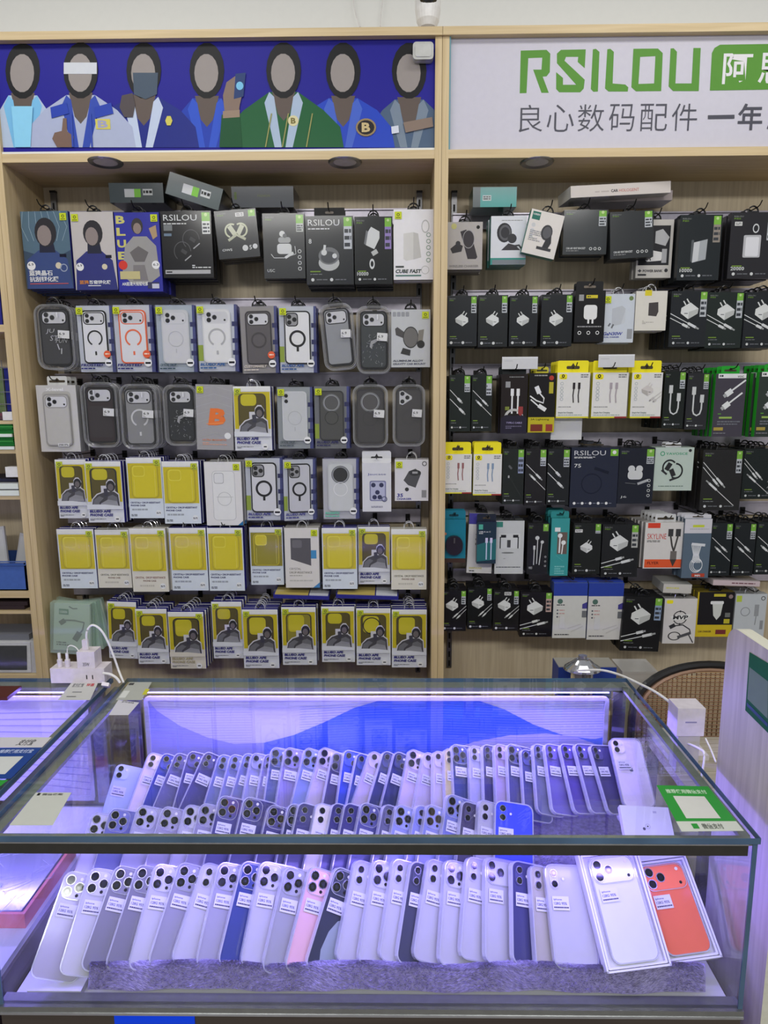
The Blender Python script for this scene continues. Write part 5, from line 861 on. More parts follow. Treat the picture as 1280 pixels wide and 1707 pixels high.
# ---------------------------------------------------------------- the glass counters
ZG, CF, CB, CL, CR = .94, .947, 1.540, -.642, .5575
ZF = .635                                                        # sill under the glass
GT = .010
ALU = mat('satin_aluminium', (150, 152, 150), .35, .85); ALD = mat('dark_aluminium', (74, 72, 68), .4, .7); BRN = wood('dark_brown_board', (58, 48, 42), (72, 62, 54), 'X', .6, .4)
LEDM = mat('led_strip_glow', (196, 190, 255), .5, emit=1.2, var=0); WB = C(216, 214, 222, .4)
def counter(x0, x1, label, wave):
    root = empty('glass_display_counter', ((x0+x1)/2, CF, 0)); tag(root, label, 'display counter'); w = x1-x0; h = w/2; d = CB-CF
    q = MB(); q.box(-h, h, -.006, d, ZG-GT, ZG, GLASS); q.build('glass_top', root)
    q = MB()                                                     # ground edges of the top
    q.box(-h-.0006, h+.0006, -.0072, -.0062, ZG-GT, ZG-.0005, GEDGE); q.box(-h-.001, -h, -.006, d, ZG-GT, ZG-.0005, GEDGE); q.box(h, h+.001, -.006, d, ZG-GT, ZG-.0005, GEDGE); q.box(-h, h, d, d+.001, ZG-GT, ZG-.0005, mat('green_glass_edge')); q.build('glass_top_edge', root)
    q = MB(); fr = mat('grey_seal_frame', (128, 132, 126), .45, .2); zz = ZG-GT-.0075
    q.box(-h+.006, h-.006, .000, .015, zz, zz+.007, fr); q.box(-h+.006, h-.006, d-.032, d-.004, zz, zz+.007, fr); q.box(-h+.004, -h+.020, .015, d-.03, zz, zz+.007, fr); q.box(h-.020, h-.004, .015, d-.03, zz, zz+.007, fr); q.build('top_frame', root)
    q = MB(); q.box(-h+.012, h-.016, -.0045, .012, ZG-GT-.0215, ZG-GT-.004, ALD); q.build('front_rail', root, bev=.0008)
    q = MB(); q.box(-h+.012, h-.016, -.0050, -.0042, ZG-GT-.004, ZG-GT-.0022, mat('bright_trim', (190, 192, 196), .2, .9)); q.build('rail_trim', root)
    q = MB(); q.box(-h+.004, h-.004, 0, .006, ZF, ZG-GT-.022, GLASS); q.build('front_glass', root)
    for s in (-1, 1):
        q = MB(); q.box(-.003, .003, .006, d-.02, ZF-.012, ZG-GT-.009, GLASS); q.build('side_glass', root, (s*(h-.004), 0, 0))
        q = MB(); q.box(-.0036, .0036, -.0012, .0012, ZF, ZG-GT-.001, GEDGE); q.build('glass_corner_edge', root, (s*(h-.004), -.0005, 0))
    q = MB(); q.box(-h, h, -.006, .022, ZF-.012, ZF, ALU); q.box(-h, h, -.007, -.005, ZF-.014, ZF-.010, mat('bright_trim')); q.build('sill_rail', root)
    q = MB(); q.box(-h+.002, h-.002, -.001, d, .06, ZF-.0262, BRN); q.box(-h+.002, h-.002, -.001, .021, ZF-.0262, ZF-.0125, BRN); q.build('cabinet_body', root, bev=.002); q = MB(); q.box(-h+.02, h-.02, .03, d-.02, 0, .06, BLK); q.build('plinth', root)
    q = MB(); q.box(-h+.008, h-.008, .022, d-.03, ZF-.026, ZF-.013, WB); q.build('case_floor', root)
    # lit back panel with a printed wave
    xb = h-.055; a = MB(2*xb, ZG-GT-.03-ZF); a.box(-xb, xb, 0, .004, -a.h, 0, C(206, 200, 226, .45)); a.y = -.0003
    if wave:
        g = uvf(root.location.x, 2*xb, ZG-GT-.03, a.h, CB-.028)
        V = lambda px, py: tuple(min(1, max(0, c)) for c in g(px, py))
        top = [(243, 1165), (262, 1185), (300, 1210), (345, 1229), (390, 1240), (440, 1238), (490, 1225), (540, 1204), (590, 1180), (640, 1162), (690, 1156), (740, 1156), (790, 1164), (840, 1182), (890, 1208), (940, 1226), (990, 1232), (1040, 1228)]
        for i in range(len(top)-1):
            (xa, ya), (xc, yc) = top[i], top[i+1]; m = C(66, 102, 226, .4) if xa > 480 else (C(96, 116, 226, .4) if xa > 400 else C(150, 150, 224, .4))
            m = C(100, 128, 226, .4) if xa > 930 else m
            a.N([V(xa, ya), V(xc, yc), V(xc, 1330), V(xa, 1330)], m)
        a.N([V(720, 1260), V(790, 1236), V(850, 1225), V(910, 1222), V(960, 1228), V(1010, 1245), V(1040, 1262), V(1040, 1330), V(700, 1330)], C(184, 176, 220, .4))
        for k in range(34):
            y = 1168+k*4.2; a.S([V(240, y), V(330, y+3), V(420, y+2)], .0008, C(166, 160, 220)); a.S([V(500, y+10), V(620, y+4), V(740, y+2), V(860, y+6), V(1040, y+4)], .0008, C(120, 140, 230))
    else:
        for k in range(12):
            a.S([(.35+.02*k, .10+.03*k), (.6, .06+.05*k), (.8, .14+.06*k), (1, .12+.07*k)], .0016, C(150, 144, 206))
    a.build('back_panel', root, (0, d-.028, ZG-GT-.03))
    q = MB(); q.rim(-xb-.006, ZF+.004, xb+.006, ZG-GT-.022, .012, .010, d-.035, d-.027, mat('back_frame', (196, 196, 204), .3, .5)); q.build('back_panel_frame', root)
    for s in (-1, 1): q = MB(); q.box(-.015, .015, -.004, .012, ZF, ZG-GT-.010, mat('mirror_post', (130, 128, 140), .12, .9)); q.build('corner_post', root, (s*(h-.026), d-.033, 0))
    q = MB(); q.box(-h+.05, h-.05, 0, .003, 0, .003, LEDM); q.build('led_strip', root, (0, d-.034, ZG-GT-.013))
    q = MB(); q.box(-h+.03, h-.03, 0, .004, 0, .003, LEDM); q.build('led_strip', root, (0, .016, ZG-GT-.016))
    q = MB(); q.box(-h+.01, h-.01, 0, .03, ZG-GT-.009, ZG-GT, mat('grey_seal_frame')); q.build('back_rail', root, (0, d-.03, 0))
    return root
C1 = counter(CL, CR, 'lit glass display counter full of phones in the foreground', True)
C2 = counter(CL-.036-1.2, CL-.036, 'lit glass display counter cut off at the left edge', False)
q = MB(); q.box(-.015, .015, 0, CB-CF, ZG-.034, ZG-.022, mat('gap_filler', (120, 124, 134), .3, .6)); o = q.build('joint_strip', None, (CL-.018, CF, 0)); o.parent = C1; o.location = (CL-.018-C1.location.x, 0, 0)
p0 = at(187, 1692, CF-.008); p1 = at(322, 1692, CF-.008)
q = MB(); q.box(0, p1.x-p0.x, -.001, 0, -.06, 0, C(0, 72, 255, .4)); o = q.build('blue_label', None, (p0.x, CF-.0012, p0.z)); tag(o, 'plain bright blue label on the brown counter front', 'label')

# ---- inside the counter: fur mat, boards
mb = MB(); FUR = mat('lilac_grey_fur', (150, 140, 188), .9, var=.25, nscale=120); FUR2 = mat('pale_lilac_fur_tips', (206, 196, 240), .9, var=.2, nscale=150)
def mz(x, y):                       # height of the stepped mat
    s = lambda e0, e1, v: max(0, min(1, (v-e0)/(e1-e0)))
    ss = lambda t: t*t*(3-2*t)
    b_ = .005*math.sin(x*23+y*9)+.003*math.sin(x*61-y*33)
    z = ZF-.0075+.047*ss(s(CF+.022, CF+.038, y))-.035*ss(s(CF+.044, CF+.064, y))
    z += .050*ss(s(CF+.105, CF+.17, y))-.045*ss(s(CF+.170, CF+.205, y))
    z += .045*ss(s(CF+.26, CF+.32, y))-.040*ss(s(CF+.33, CF+.37, y))+.035*ss(s(CF+.47, CF+.52, y))
    return z+b_*.5
X0, X1 = at(148, 1640, CF+.03).x, CR-.046
nx, ny = 150, 110; Y0_, Y1_ = CF+.0265, CB-.085
vs = []
for j in range(ny):
    for i in range(nx):
        x = X0+(X1-X0)*i/(nx-1); y = Y0_+(Y1_-Y0_)*j/(ny-1); vs.append((x+.003*math.sin(y*90), y, mz(x, y)))
b0 = len(mb.v); mb.v += vs; k = mb.mx(FUR)
for j in range(ny-1):
    for i in range(nx-1):
        mb.f.append((b0+j*nx+i, b0+j*nx+i+1, b0+(j+1)*nx+i+1, b0+(j+1)*nx+i)); mb.mi.append(k); mb.sm.append(True)
mb.build('mat_base')
fur_base = bpy.data.objects['mat_base']
rnd = random.Random(5); mb = MB()
def tuft(x, y, L, wd):
    z = mz(x, y); f = .9*math.sin(x*19+y*7)+.8*math.sin(x*41-y*29); dx = math.sin(f)*L*.75+rnd.uniform(-.3, .3)*L; dy = -abs(math.cos(f))*L*.6; dz = L*rnd.uniform(.2, .6)
    px, py = -dy, dx; n_ = math.hypot(px, py) or 1; px, py = px/n_*wd, py/n_*wd
    mb.face([(x-px, y-py, z-.0006), (x+px, y+py, z-.0006), (x+dx, y+dy, z+dz)], FUR2 if rnd.random() < .5 else FUR)
for _ in range(60000):
    tuft(rnd.uniform(X0, X1), (rnd.uniform(CF+.027, CF+.052) if rnd.random() < .75 else CF+.035+abs(rnd.gauss(0, .014))) if rnd.random() < .88 else rnd.uniform(Y0_, Y1_), rnd.uniform(.005, .0105), .0008)
for _ in range(9000): tuft(rnd.uniform(.20, .52), rnd.uniform(CF+.16, CF+.42), rnd.uniform(.006, .010), .0011)
o = mb.build('fur_pile'); o.parent = fur_base; o['kind'] = 'stuff'
fur_base.name = 'fur_mat'; tag(fur_base, 'lilac grey fluffy mat under the phones in the counter', 'mat')
q = MB(); q.box(0, .090, 0, .050, 0, .0125, WB); o = q.build('white_riser_board', None, (at(48, 1650, CF+.03).x, CF+.0245, ZF-.0125)); tag(o, 'white board showing left of the fur mat', 'board')

# ---------------------------------------------------------------- phones
CASEC = clear('clear_phone_case', (.97, .97, 1.), .10, .1, .38, (.9, .9, 1.))
def phone(px_t, px_b, plane_z, Yb, th, col, style, label, pitch_px, L=.157, Wd=.0765, alpha=None, group=None, logo=False, sheen=None, case=True, sticker=True, lens=(12, 14, 14), hoff=0.):
    T_ = .0095; n = Vector((0, -math.sin(th), math.cos(th))); P0 = Vector((0, Yb, plane_z))+n*(.026+hoff)
    A = atpl(*px_t, P0, n); B = atpl(*px_b, P0, n); u = (A-B).normalized(); w0 = u.cross(n).normalized()
    if w0.x < 0: w0 = -w0
    if alpha is None:
        pt = pitch_px/F*(A-ORG).dot(FWD); alpha = math.asin(min(.72, (T_+.0042)/max(pt, .004)))
    w = w0*math.cos(alpha)-n*math.sin(alpha); nn = w.cross(u)          # out of the back of the phone, to the viewer
    # local axes: x = w, z = u, y = -nn ; origin at the middle of the top edge
    o0 = A+w*(Wd/2)
    m = Matrix((w, -nn, u)).transposed().to_4x4(); m.translation = o0
    root = empty('smartphone', (0, 0, 0)); root.matrix_world = m
    c = tuple(col); bm = C(*c, .24, .2); fr = C(*[min(255, int(x*1.05)+8) for x in c], .25)
    q = MB(Wd, L); q.prism(rr_pts(-Wd/2+.001, -L+.001, Wd/2-.001, -.001, .013, 5), .0012, .0085, bm, mat('phone_frame_metal', (190, 190, 198), .25, .7)); q.y = .0012
    if sheen: q.N([(.3, .62), (.44, .5), (.6, .46), (.78, .52), (.8, .93), (.3, .93), (.24, .8)], C(*sheen, .3))  # reflection painted onto the phone back as a pale flat patch
    if logo:
        sc = lambda x, y: (.5+x*.07, .46+y*.07*Wd/L*1.0)
        q.N([sc(*p) for p in ((0, -.5), (.4, -.62), (.8, -.5), (.62, -.2), (.62, .15), (.9, .45), (.6, .95), (.3, 1.05), (0, .95), (-.3, 1.05), (-.62, .85), (-.9, .3), (-.88, -.2), (-.6, -.55), (-.3, -.62))], C(110, 108, 140)); q.N([sc(*p) for p in ((.02, -.68), (.1, -1.05), (.4, -1.2), (.35, -.85))], C(110, 108, 140))
    q.build('body', root)
    pl = MB(Wd, L); pc = C(*[min(255, int(x*1.04)+4) for x in c], .22, .4); lens_at = []
    if style in ('pro', 'pro17'):
        if style == 'pro':
            pl.prism(rr_pts(-Wd/2+.0035, -.041, -Wd/2+.041, -.0035, .011, 5), -.0008, .0013, pc); lens_at = [(-.0263, -.0130, .0082), (-.0263, -.0312, .0082), (-.0085, -.0222, .0082)]
            small = [(-.0085, -.0095, .0028, C(226, 222, 214)), (-.0085, -.0350, .0028, BLACK)]
        else:
            pl.prism(rr_pts(-Wd/2+.0035, -.041, Wd/2-.0035, -.0035, .013, 5), -.0010, .0013, pc); lens_at = [(-.0260, -.0125, .0078), (-.0260, -.0310, .0078), (-.0080, -.0218, .0078)]
            small = [(.0250, -.0110, .0028, C(226, 222, 214)), (.0250, -.0330, .0026, BLACK)]
    elif style == 'pill':
        pl.prism(rr_pts(-Wd/2+.0065, -.038, -Wd/2+.0225, -.0060, .0079, 6), -.0006, .0013, pc); lens_at = [(-Wd/2+.0145, -.0135, .0064), (-Wd/2+.0145, -.0303, .0064)]; small = [(-Wd/2+.031, -.0220, .0024, C(226, 222, 214))]
    elif style == 'sq2':
        pl.prism(rr_pts(-Wd/2+.004, -.033, -Wd/2+.033, -.004, .009, 5), -.0005, .0013, pc); lens_at = [(-Wd/2+.0125, -.0115, .0062), (-Wd/2+.0125, -.0260, .0062)]; small = [(-Wd/2+.026, -.0125, .0026, C(226, 222, 214))]
    elif style == 'diag':
        pl.prism(rr_pts(-Wd/2+.004, -.034, -Wd/2+.034, -.004, .009, 5), -.0005, .0013, pc); lens_at = [(-Wd/2+.0122, -.0118, .0066), (-Wd/2+.0260, -.0265, .0066)]; small = [(-Wd/2+.026, -.0115, .0026, C(226, 222, 214))]
    pl.y = -.0009
    for x, z, r, mm in small: pl.cyl((x, -.0016, z), r, .001, mm, 'y', 10)
    plo = pl.build('camera_plateau', root)
    for x, z, r in lens_at:
        q = MB(); q.cyl((0, -.0024, 0), r, .003, mat('lens_ring_metal', (176, 176, 184), .25, .8), 'y', 20); q.cyl((0, -.0030, 0), r*.84, .0008, C(*lens, .1, 1.), 'y', 20); q.cyl((0, -.0033, 0), r*.4, .0004, mat('lens_core', (26, 30, 44), .06, coat=1.), 'y', 14); q.build('camera_lens', plo, (x, 0, z))
    if sticker:
        s = MB(.030, .021); s.box(-.015, .015, -.0004, 0, -.021, 0, C(214, 212, 222)); s.y = -.0004; s.T('iphone', .08, .34, .5, .18, C(70, 66, 110), .02); s.T('128G 95%', .08, .62, .78, .20, C(70, 66, 110), .02); s.G(.06, .72, .94, .9, C(50, 48, 80), 1, 1); s.build('price_sticker', root, (-Wd/2+.022, .0006-.0014*bool(case), -.049))
    if case:
        q = MB(); q.rim(-Wd/2-.0012, -L-.0012, Wd/2+.0012, .0012, .0145, .0022, -.0008, .0094, CASEC); q.rim(-Wd/2+.0022, -.0425, -Wd/2+.0425 if style != 'pro17' else Wd/2-.0022, -.0022, .0125, .0012, -.0016, .0012, CASEC) if style in ('pro', 'pro17') else None
        q.build('clear_case', root)
    tag(root, label, 'phone', group); return root
D45 = R(45)
WH = (184, 182, 188); GR = (120, 118, 130); CREAM = (178, 172, 160)
ordn = 'first second third fourth fifth sixth seventh eighth ninth tenth eleventh twelfth thirteenth fourteenth fifteenth sixteenth seventeenth eighteenth nineteenth twentieth twenty-first twenty-second twenty-third twenty-fourth twenty-fifth twenty-sixth twenty-seventh twenty-eighth twenty-ninth thirtieth thirty-first thirty-second thirty-third thirty-fourth thirty-fifth thirty-sixth thirty-seventh'.split()
def cname(c):
    r, g, b_ = c
    if c == WH: return 'white'
    if b_ > r+60: return 'blue'
    if b_ > r+22: return 'slate blue'
    if r > g+30: return 'pink'
    if r > b_+22: return 'cream yellow'
    if r > 195: return 'pale'
    if r < 80: return 'graphite'
    return 'grey'
SN = {'pro': 'three-lens', 'pro17': 'wide camera bar', 'pill': 'upright two-lens', 'sq2': 'two-lens', 'diag': 'diagonal two-lens'}
UA = math.asin(.46)
def lifts(tops, bots, dist, t=.0138):
    """how far each phone of a shingled row is lifted so that it lies on the one before it"""
    out = [0.]
    for i in range(1, len(tops)):
        p = min(tops[i][0]-tops[i-1][0], bots[i][0]-bots[i-1][0])/F*dist
        out.append(max(0., min(.016, out[-1]+(t-p*math.sin(UA))/math.cos(UA))))
    return out
front = [((112, 1451), (56, 1606), (166, 160, 182), 'pro'), ((151, 1446), (103, 1603), WH, 'pro'), ((194, 1441), (139, 1598), GR, 'pro'), ((230, 1440), (179, 1598), GR, 'pro'),
 ((259, 1439), (217, 1598), WH, 'pro'), ((300, 1436), (249, 1598), (146, 144, 156), 'pro'), ((340, 1436), (286, 1598), WH, 'pill'), ((366, 1436), (328, 1600), (158, 156, 168), 'pro'),
 ((405, 1434), (364, 1602), (60, 72, 130), 'pro'), ((435, 1435), (402, 1600), WH, 'pro'), ((476, 1443), (440, 1600), (156, 156, 160), 'pro'), ((518, 1443), (478, 1600), (222, 176, 180), 'pro'),
 ((560, 1443), (515, 1590), (56, 60, 76), 'pro'), ((592, 1432), (560, 1595), WH, 'pill'), ((623, 1432), (598, 1595), WH, 'pro'), ((656, 1430), (632, 1595), WH, 'pill'), ((686, 1434), (662, 1592), (66, 68, 88), 'pill'),
 ((714, 1430), (688, 1597), WH, 'pill'), ((743, 1432), (732, 1597), WH, 'pro'), ((779, 1427), (767, 1590), WH, 'pill'), ((809, 1428), (809, 1592), WH, 'pro17'), ((853, 1434), (855, 1582), (66, 66, 112), 'pill'),
 ((883, 1442), (893, 1590), CREAM, 'pill'), ((907, 1441), (924, 1592), WH, 'pill')]
FL = lifts([q_[0] for q_ in front], [q_[1] for q_ in front], 1.25)
for i, (a_, b_, c, st) in enumerate(front):
    pitch = min(front[i+1][0][0]-a_[0], front[i+1][1][0]-b_[0]) if i < len(front)-1 else 999
    last = i == len(front)-1
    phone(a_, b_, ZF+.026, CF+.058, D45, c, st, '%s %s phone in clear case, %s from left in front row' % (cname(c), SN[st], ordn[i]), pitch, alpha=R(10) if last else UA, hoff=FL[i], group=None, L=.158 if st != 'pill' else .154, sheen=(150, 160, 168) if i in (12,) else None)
midr = [((154, 1353), .29, (206, 202, 216), 'pro'), ((185, 1346), .29, (120, 124, 172), 'pro'), ((231, 1341), .3, (176, 174, 190), 'pro'), ((272, 1343), .3, (160, 156, 172), 'pro'), ((310, 1340), .27, WH, 'pro'), ((335, 1338), .25, (150, 146, 166), 'pro'),
 ((367, 1325), .24, (84, 82, 128), 'pro'), ((408, 1327), .24, (78, 76, 118), 'pro'), ((449, 1340), .24, (72, 68, 112), 'pro'), ((482, 1338), .22, (60, 62, 90), 'pro'), ((499, 1336), .22, (74, 72, 110), 'pill'), ((528, 1337), .20, (222, 214, 206), 'pill'),
 ((555, 1337), .2, (66, 64, 112), 'pill'), ((576, 1337), .2, (72, 70, 118), 'pill'), ((603, 1336), .2, (92, 92, 140), 'pro'), ((640, 1339), .2, (104, 104, 132), 'pill'), ((661, 1339), .19, (150, 156, 200), 'pro'), ((694, 1340), .18, (140, 144, 196), 'pill'), ((712, 1339), .17, (140, 146, 190), 'pro'),
 ((746, 1322), .14, (126, 132, 180), 'pro'), ((771, 1334), .10, (84, 80, 100), 'pill'), ((799, 1332), .06, WH, 'pill'), ((826, 1334), .02, (70, 84, 226), 'pill')]
FM = lifts([q_[0] for q_ in midr], [(q_[0][0]-q_[1]*140, 0) for q_ in midr], 1.4)
for i, (a_, k_, c, st) in enumerate(midr):
    pitch = min(midr[i+1][0][0]-a_[0], midr[i+1][0][0]-a_[0]-(midr[i+1][1]-k_)*120) if i < len(midr)-1 else 999
    phone(a_, (a_[0]-k_*140, a_[1]+140), ZF+.036, CF+.212, D45, c, st, '%s %s phone in clear case, %s from left in middle row' % (cname(c), SN[st], ordn[i]), pitch, alpha=R(8) if i == len(midr)-1 else UA, hoff=FM[i], L=.150)
rear = [((195, 1271), (170, 1351), (190, 200, 232), 'sq2'), ((249, 1253), (215, 1345), (222, 206, 226), 'sq2'), ((272, 1254), (239, 1338), (70, 78, 150), 'diag'), ((294, 1253), (257, 1341), (100, 98, 140), 'sq2'), ((315, 1251), (290, 1341), (86, 84, 130), 'diag'), ((343, 1251), (303, 1338), (84, 82, 124), 'sq2'),
 ((366, 1256), (341, 1338), (120, 126, 168), 'sq2'), ((385, 1256), (365, 1332), (126, 130, 176), 'sq2'), ((407, 1254), (385, 1330), (122, 126, 176), 'sq2'), ((420, 1254), (405, 1330), (150, 150, 190), 'diag'), ((441, 1256), (428, 1330), (130, 126, 172), 'sq2'),
 ((453, 1245), (441, 1330), (96, 104, 150), 'pro'), ((476, 1245), (461, 1332), (140, 132, 180), 'pro'), ((509, 1245), (487, 1335), (130, 140, 196), 'pro'), ((536, 1244), (511, 1335), (190, 176, 206), 'pro'), ((555, 1252), (539, 1335), (84, 80, 124), 'pro'), ((574, 1249), (562, 1336), (66, 84, 190), 'diag'),
 ((596, 1254), (579, 1336), (72, 84, 150), 'diag'), ((619, 1250), (588, 1336), (196, 180, 214), 'diag'), ((640, 1250), (615, 1336), (70, 74, 120), 'diag'), ((659, 1251), (636, 1340), (64, 68, 112), 'diag'), ((683, 1247), (664, 1340), (206, 188, 222), 'pro'), ((707, 1252), (690, 1340), (200, 186, 222), 'diag'),
 ((722, 1251), (722, 1338), (196, 184, 214), 'diag'), ((740, 1247), (742, 1335), (206, 190, 150), 'sq2'), ((752, 1240), (757, 1330), (76, 84, 128), 'pro'), ((782, 1242), (784, 1330), (176, 172, 216), 'sq2'), ((804, 1240), (807, 1330), (76, 74, 118), 'sq2'), ((824, 1239), (827, 1332), (176, 160, 196), 'sq2'),
 ((845, 1239), (849, 1335), (90, 90, 134), 'pro'), ((868, 1248), (874, 1345), (86, 88, 136), 'diag'), ((888, 1239), (896, 1351), (110, 112, 150), 'sq2'), ((907, 1239), (921, 1351), (106, 96, 172), 'sq2'), ((932, 1240), (959, 1357), (90, 78, 150), 'sq2'), ((956, 1240), (987, 1357), (98, 92, 148), 'sq2'), ((982, 1242), (1015, 1354), (76, 72, 112), 'sq2'), ((1015, 1231), (1041, 1345), (226, 214, 236), 'sq2')]
FR_ = lifts([q_[0] for q_ in rear], [q_[1] for q_ in rear], 1.62)
for i, (a_, b_, c, st) in enumerate(rear):
    pitch = min(rear[i+1][0][0]-a_[0], rear[i+1][1][0]-b_[0]) if i < len(rear)-1 else 999
    last = i == len(rear)-1
    phone(a_, b_, ZF+.052, CB-.165, D45, c, st, '%s %s phone%s, %s from left in rear row' % (cname(c), SN[st], '' if i in (0, 36) else ' in clear case', ordn[i]), max(pitch, 12), alpha=R(8) if last else UA, hoff=FR_[i], L=.150, Wd=.074, logo=last, case=i not in (0,), lens=(30, 30, 44) if i not in (0, 36) else (12, 14, 14))

# ---- boxed phones at the right front
def boxed(tl, tr, bl, br, z0, Yb, th, col, style, lab_box, lab_ph, lift, deep=.026, sheen=None):
    n = Vector((0, -math.sin(th), math.cos(th))); P0 = Vector((0, Yb, z0))+n*lift
    A, B, Cc, Dd = (atpl(*p, P0, n) for p in (tl, tr, bl, br))
    L = ((A-Cc).length+(B-Dd).length)/2; Wd = ((A-B).length+(Cc-Dd).length)/2; u = ((A-Cc)+(B-Dd)).normalized(); w = u.cross(n).normalized(); w = w if w.x > 0 else -w; nn = w.cross(u)
    o0 = (A+B)/2; m = Matrix((w, -nn, u)).transposed().to_4x4(); m.translation = o0
    root = empty('phone_box', (0, 0, 0)); root.matrix_world = m; CW = C(226, 224, 232, .35)
    q = MB(); h = Wd/2; tw = .003
    q.box(-h, h, deep-.002, deep, -L, 0, CW); q.box(-h, -h+tw, 0, deep, -L, 0, CW); q.box(h-tw, h, 0, deep, -L, 0, CW); q.box(-h, h, 0, deep, -tw, 0, CW); q.box(-h, h, 0, deep, -L, -L+tw, CW); q.build('outer_tray', root)
    q = MB(); h2 = h-.0042; q.rim(-h2, -L+.0042, h2, -.0042, .002, .0035, .002, deep-.003, CW); q.build('inner_tray', root); q = MB(); q.box(-h2, h2, .0110, .0125, -L+.004, -.004, CW); q.build('phone_bed', root)
    tag(root, lab_box, 'box')
    return root, m, L, Wd
def phone_in(m, L, Wd, col, style, label, sheen=None):
    pl = min(.163, L-.021); pw = min(.078, Wd-.020)
    ph = phone((600, 1500), (600, 1600), ZF, CF+.1, D45, col, style, label, 99, L=pl, Wd=pw, sheen=sheen)
    mm = m.copy(); mm.translation = m.translation+(m.to_3x3()@Vector((0, -.0006, -(L-pl)/2))); ph.matrix_world = mm; return ph
ro, m1, L1, W1 = boxed((961, 1418), (1062, 1414), (1012, 1619), (1121, 1614), ZF+.036, CF+.055, R(44), WH, 'pro17', 'open white phone box with white phone, front right of the counter', '', .034)
phone_in(m1, L1, W1, (212, 212, 226), 'pro17', 'large white phone with camera bar lying in the open white box')
ro, m2, L2, W2 = boxed((1046, 1431), (1146, 1428), (1108, 1604), (1203, 1600), ZF+.038, CF+.065, R(40), WH, 'pro17', 'open white phone box with orange phone, behind the other open box', '', .012, deep=.022)
phone_in(m2, L2, W2, (232, 112, 84), 'pro17', 'large orange phone with camera bar lying in the open box')
# closed white box behind, with its printed camera
n = Vector((0, -math.sin(R(38)), math.cos(R(38)))); P0 = Vector((0, CF+.2, ZF+.087)); A = atpl(1033, 1344, P0, n); B = atpl(1113, 1344, P0, n); D_ = atpl(1132, 1425, P0, n); Cc = atpl(1046, 1425, P0, n)
u = ((A-Cc)+(B-D_)).normalized(); w = (B-A); w = (w-u*w.dot(u)).normalized(); nn = w.cross(u); m = Matrix((w, -nn, u)).transposed().to_4x4(); m.translation = (A+B)/2
t = empty('closed_phone_box', (0, 0, 0)); t.matrix_world = m; q = MB((B-A).length, .12); q.box(-q.w/2, q.w/2, 0, .016, -.12, 0, C(226, 224, 234, .35)); q.D(.42, .36, .03, C(90, 86, 110)); q.D(.5, .32, .015, C(30, 30, 40)); q.O(.5, .32, .05, .008, C(180, 176, 200), 14); q.G(.66, .06, .9, .12, C(190, 186, 210), 1); q.build('box', t); tag(t, 'closed white phone box with tiny printed camera behind the boxed phones', 'box')

# ---- stickers on the glass tops
def glass_sticker(pts, lab, draw, face=(206, 206, 204), name='glass_sticker'):
    P_ = [atz(x, y, ZG+.0003) for x, y in pts]; c = sum(P_, Vector())/4; t = empty(name, c); q = MB()
    q.face([(p.x-c.x, p.y-c.y, 0) for p in P_], C(*face, .4)); q.face([(p.x-c.x, p.y-c.y, -.0002) for p in reversed(P_)], C(*face, .4))
    k = [0]
    def F_(u0, v0, u1, v1, m):      # u along the near edge, v from far to near
        k[0] += 1
        def L_(u, v): a_ = P_[0].lerp(P_[1], u); b_ = P_[3].lerp(P_[2], u); r_ = a_.lerp(b_, v)-c; return (r_.x, r_.y, .0001*k[0])
        q.face([L_(u0, v1), L_(u1, v1), L_(u1, v0), L_(u0, v0)], m)
    def TT(s, u0, v1, u1, v0, m, bold=.02):
        k[0] += 1; vs_, fs_, _ = text_geo(s, bold); b_ = len(q.v)
        for x, y in vs_:
            u, v = u0+(u1-u0)*x, v1+(v0-v1)*y; a_ = P_[0].lerp(P_[1], u); bb = P_[3].lerp(P_[2], u); r_ = a_.lerp(bb, v)-c; q.v.append((r_.x, r_.y, .0001*k[0]))
        kk = q.mx(m)
        for f in fs_: q.f.append(tuple(b_+i for i in f)); q.mi.append(kk); q.sm.append(False)
    draw(F_, TT); q.build('sheet', t); tag(t, lab, 'sticker')
GRN = C(52, 150, 62, .35)
glass_sticker([(1094, 1309), (1180, 1311), (1240, 1385), (1136, 1386)], 'green payment sticker at the right front corner of the counter top', lambda F_, TT: (F_(0, 0, 1, .80, GRN), F_(.2, .25, .78, .74, C(212, 212, 206, .4)), TT('推荐使用微信支付', .12, .19, .88, .09, C(200, 224, 196)), F_(.22, .85, .32, .95, GRN), TT('微信支付', .38, .96, .72, .85, C(110, 116, 106))), (206, 210, 200))
glass_sticker([(60, 1321), (119, 1321), (88, 1376), (15, 1376)], 'white paper sticker at the left front corner of the main counter', lambda F_, TT: (F_(.08, .02, .16, .10, BLACK), TT('微信收款', .22, .10, .8, .03, C(80, 80, 80))), (196, 198, 190))
glass_sticker([(197, 1167), (232, 1171), (214, 1192), (181, 1192)], 'small white square sticker on the far left of the counter top, nearer one', lambda F_, TT: (TT('扫码', .2, .14, .8, .03, C(90, 90, 100)),), (206, 204, 214))
glass_sticker([(216, 1137), (253, 1137), (236, 1167), (193, 1167)], 'grey and white sticker at the far left corner of the counter top', lambda F_, TT: (F_(.04, .05, .26, .18, C(70, 70, 74)), F_(.04, .5, .3, .88, C(214, 216, 212)), F_(.9, .4, 1.08, .72, C(200, 196, 60))), (176, 178, 172))
glass_sticker([(120, 1137), (164, 1137), (150, 1167), (96, 1167)], 'white sticker with round stamp below the power strip', lambda F_, TT: (TT('官方旗舰', .12, .3, .52, .08, C(90, 90, 96)), TT('特惠', .62, .26, .9, .08, C(190, 60, 70)), F_(.28, .55, .6, .6, C(130, 130, 130)), F_(.2, .8, .5, .84, C(100, 100, 100))), (196, 196, 192))
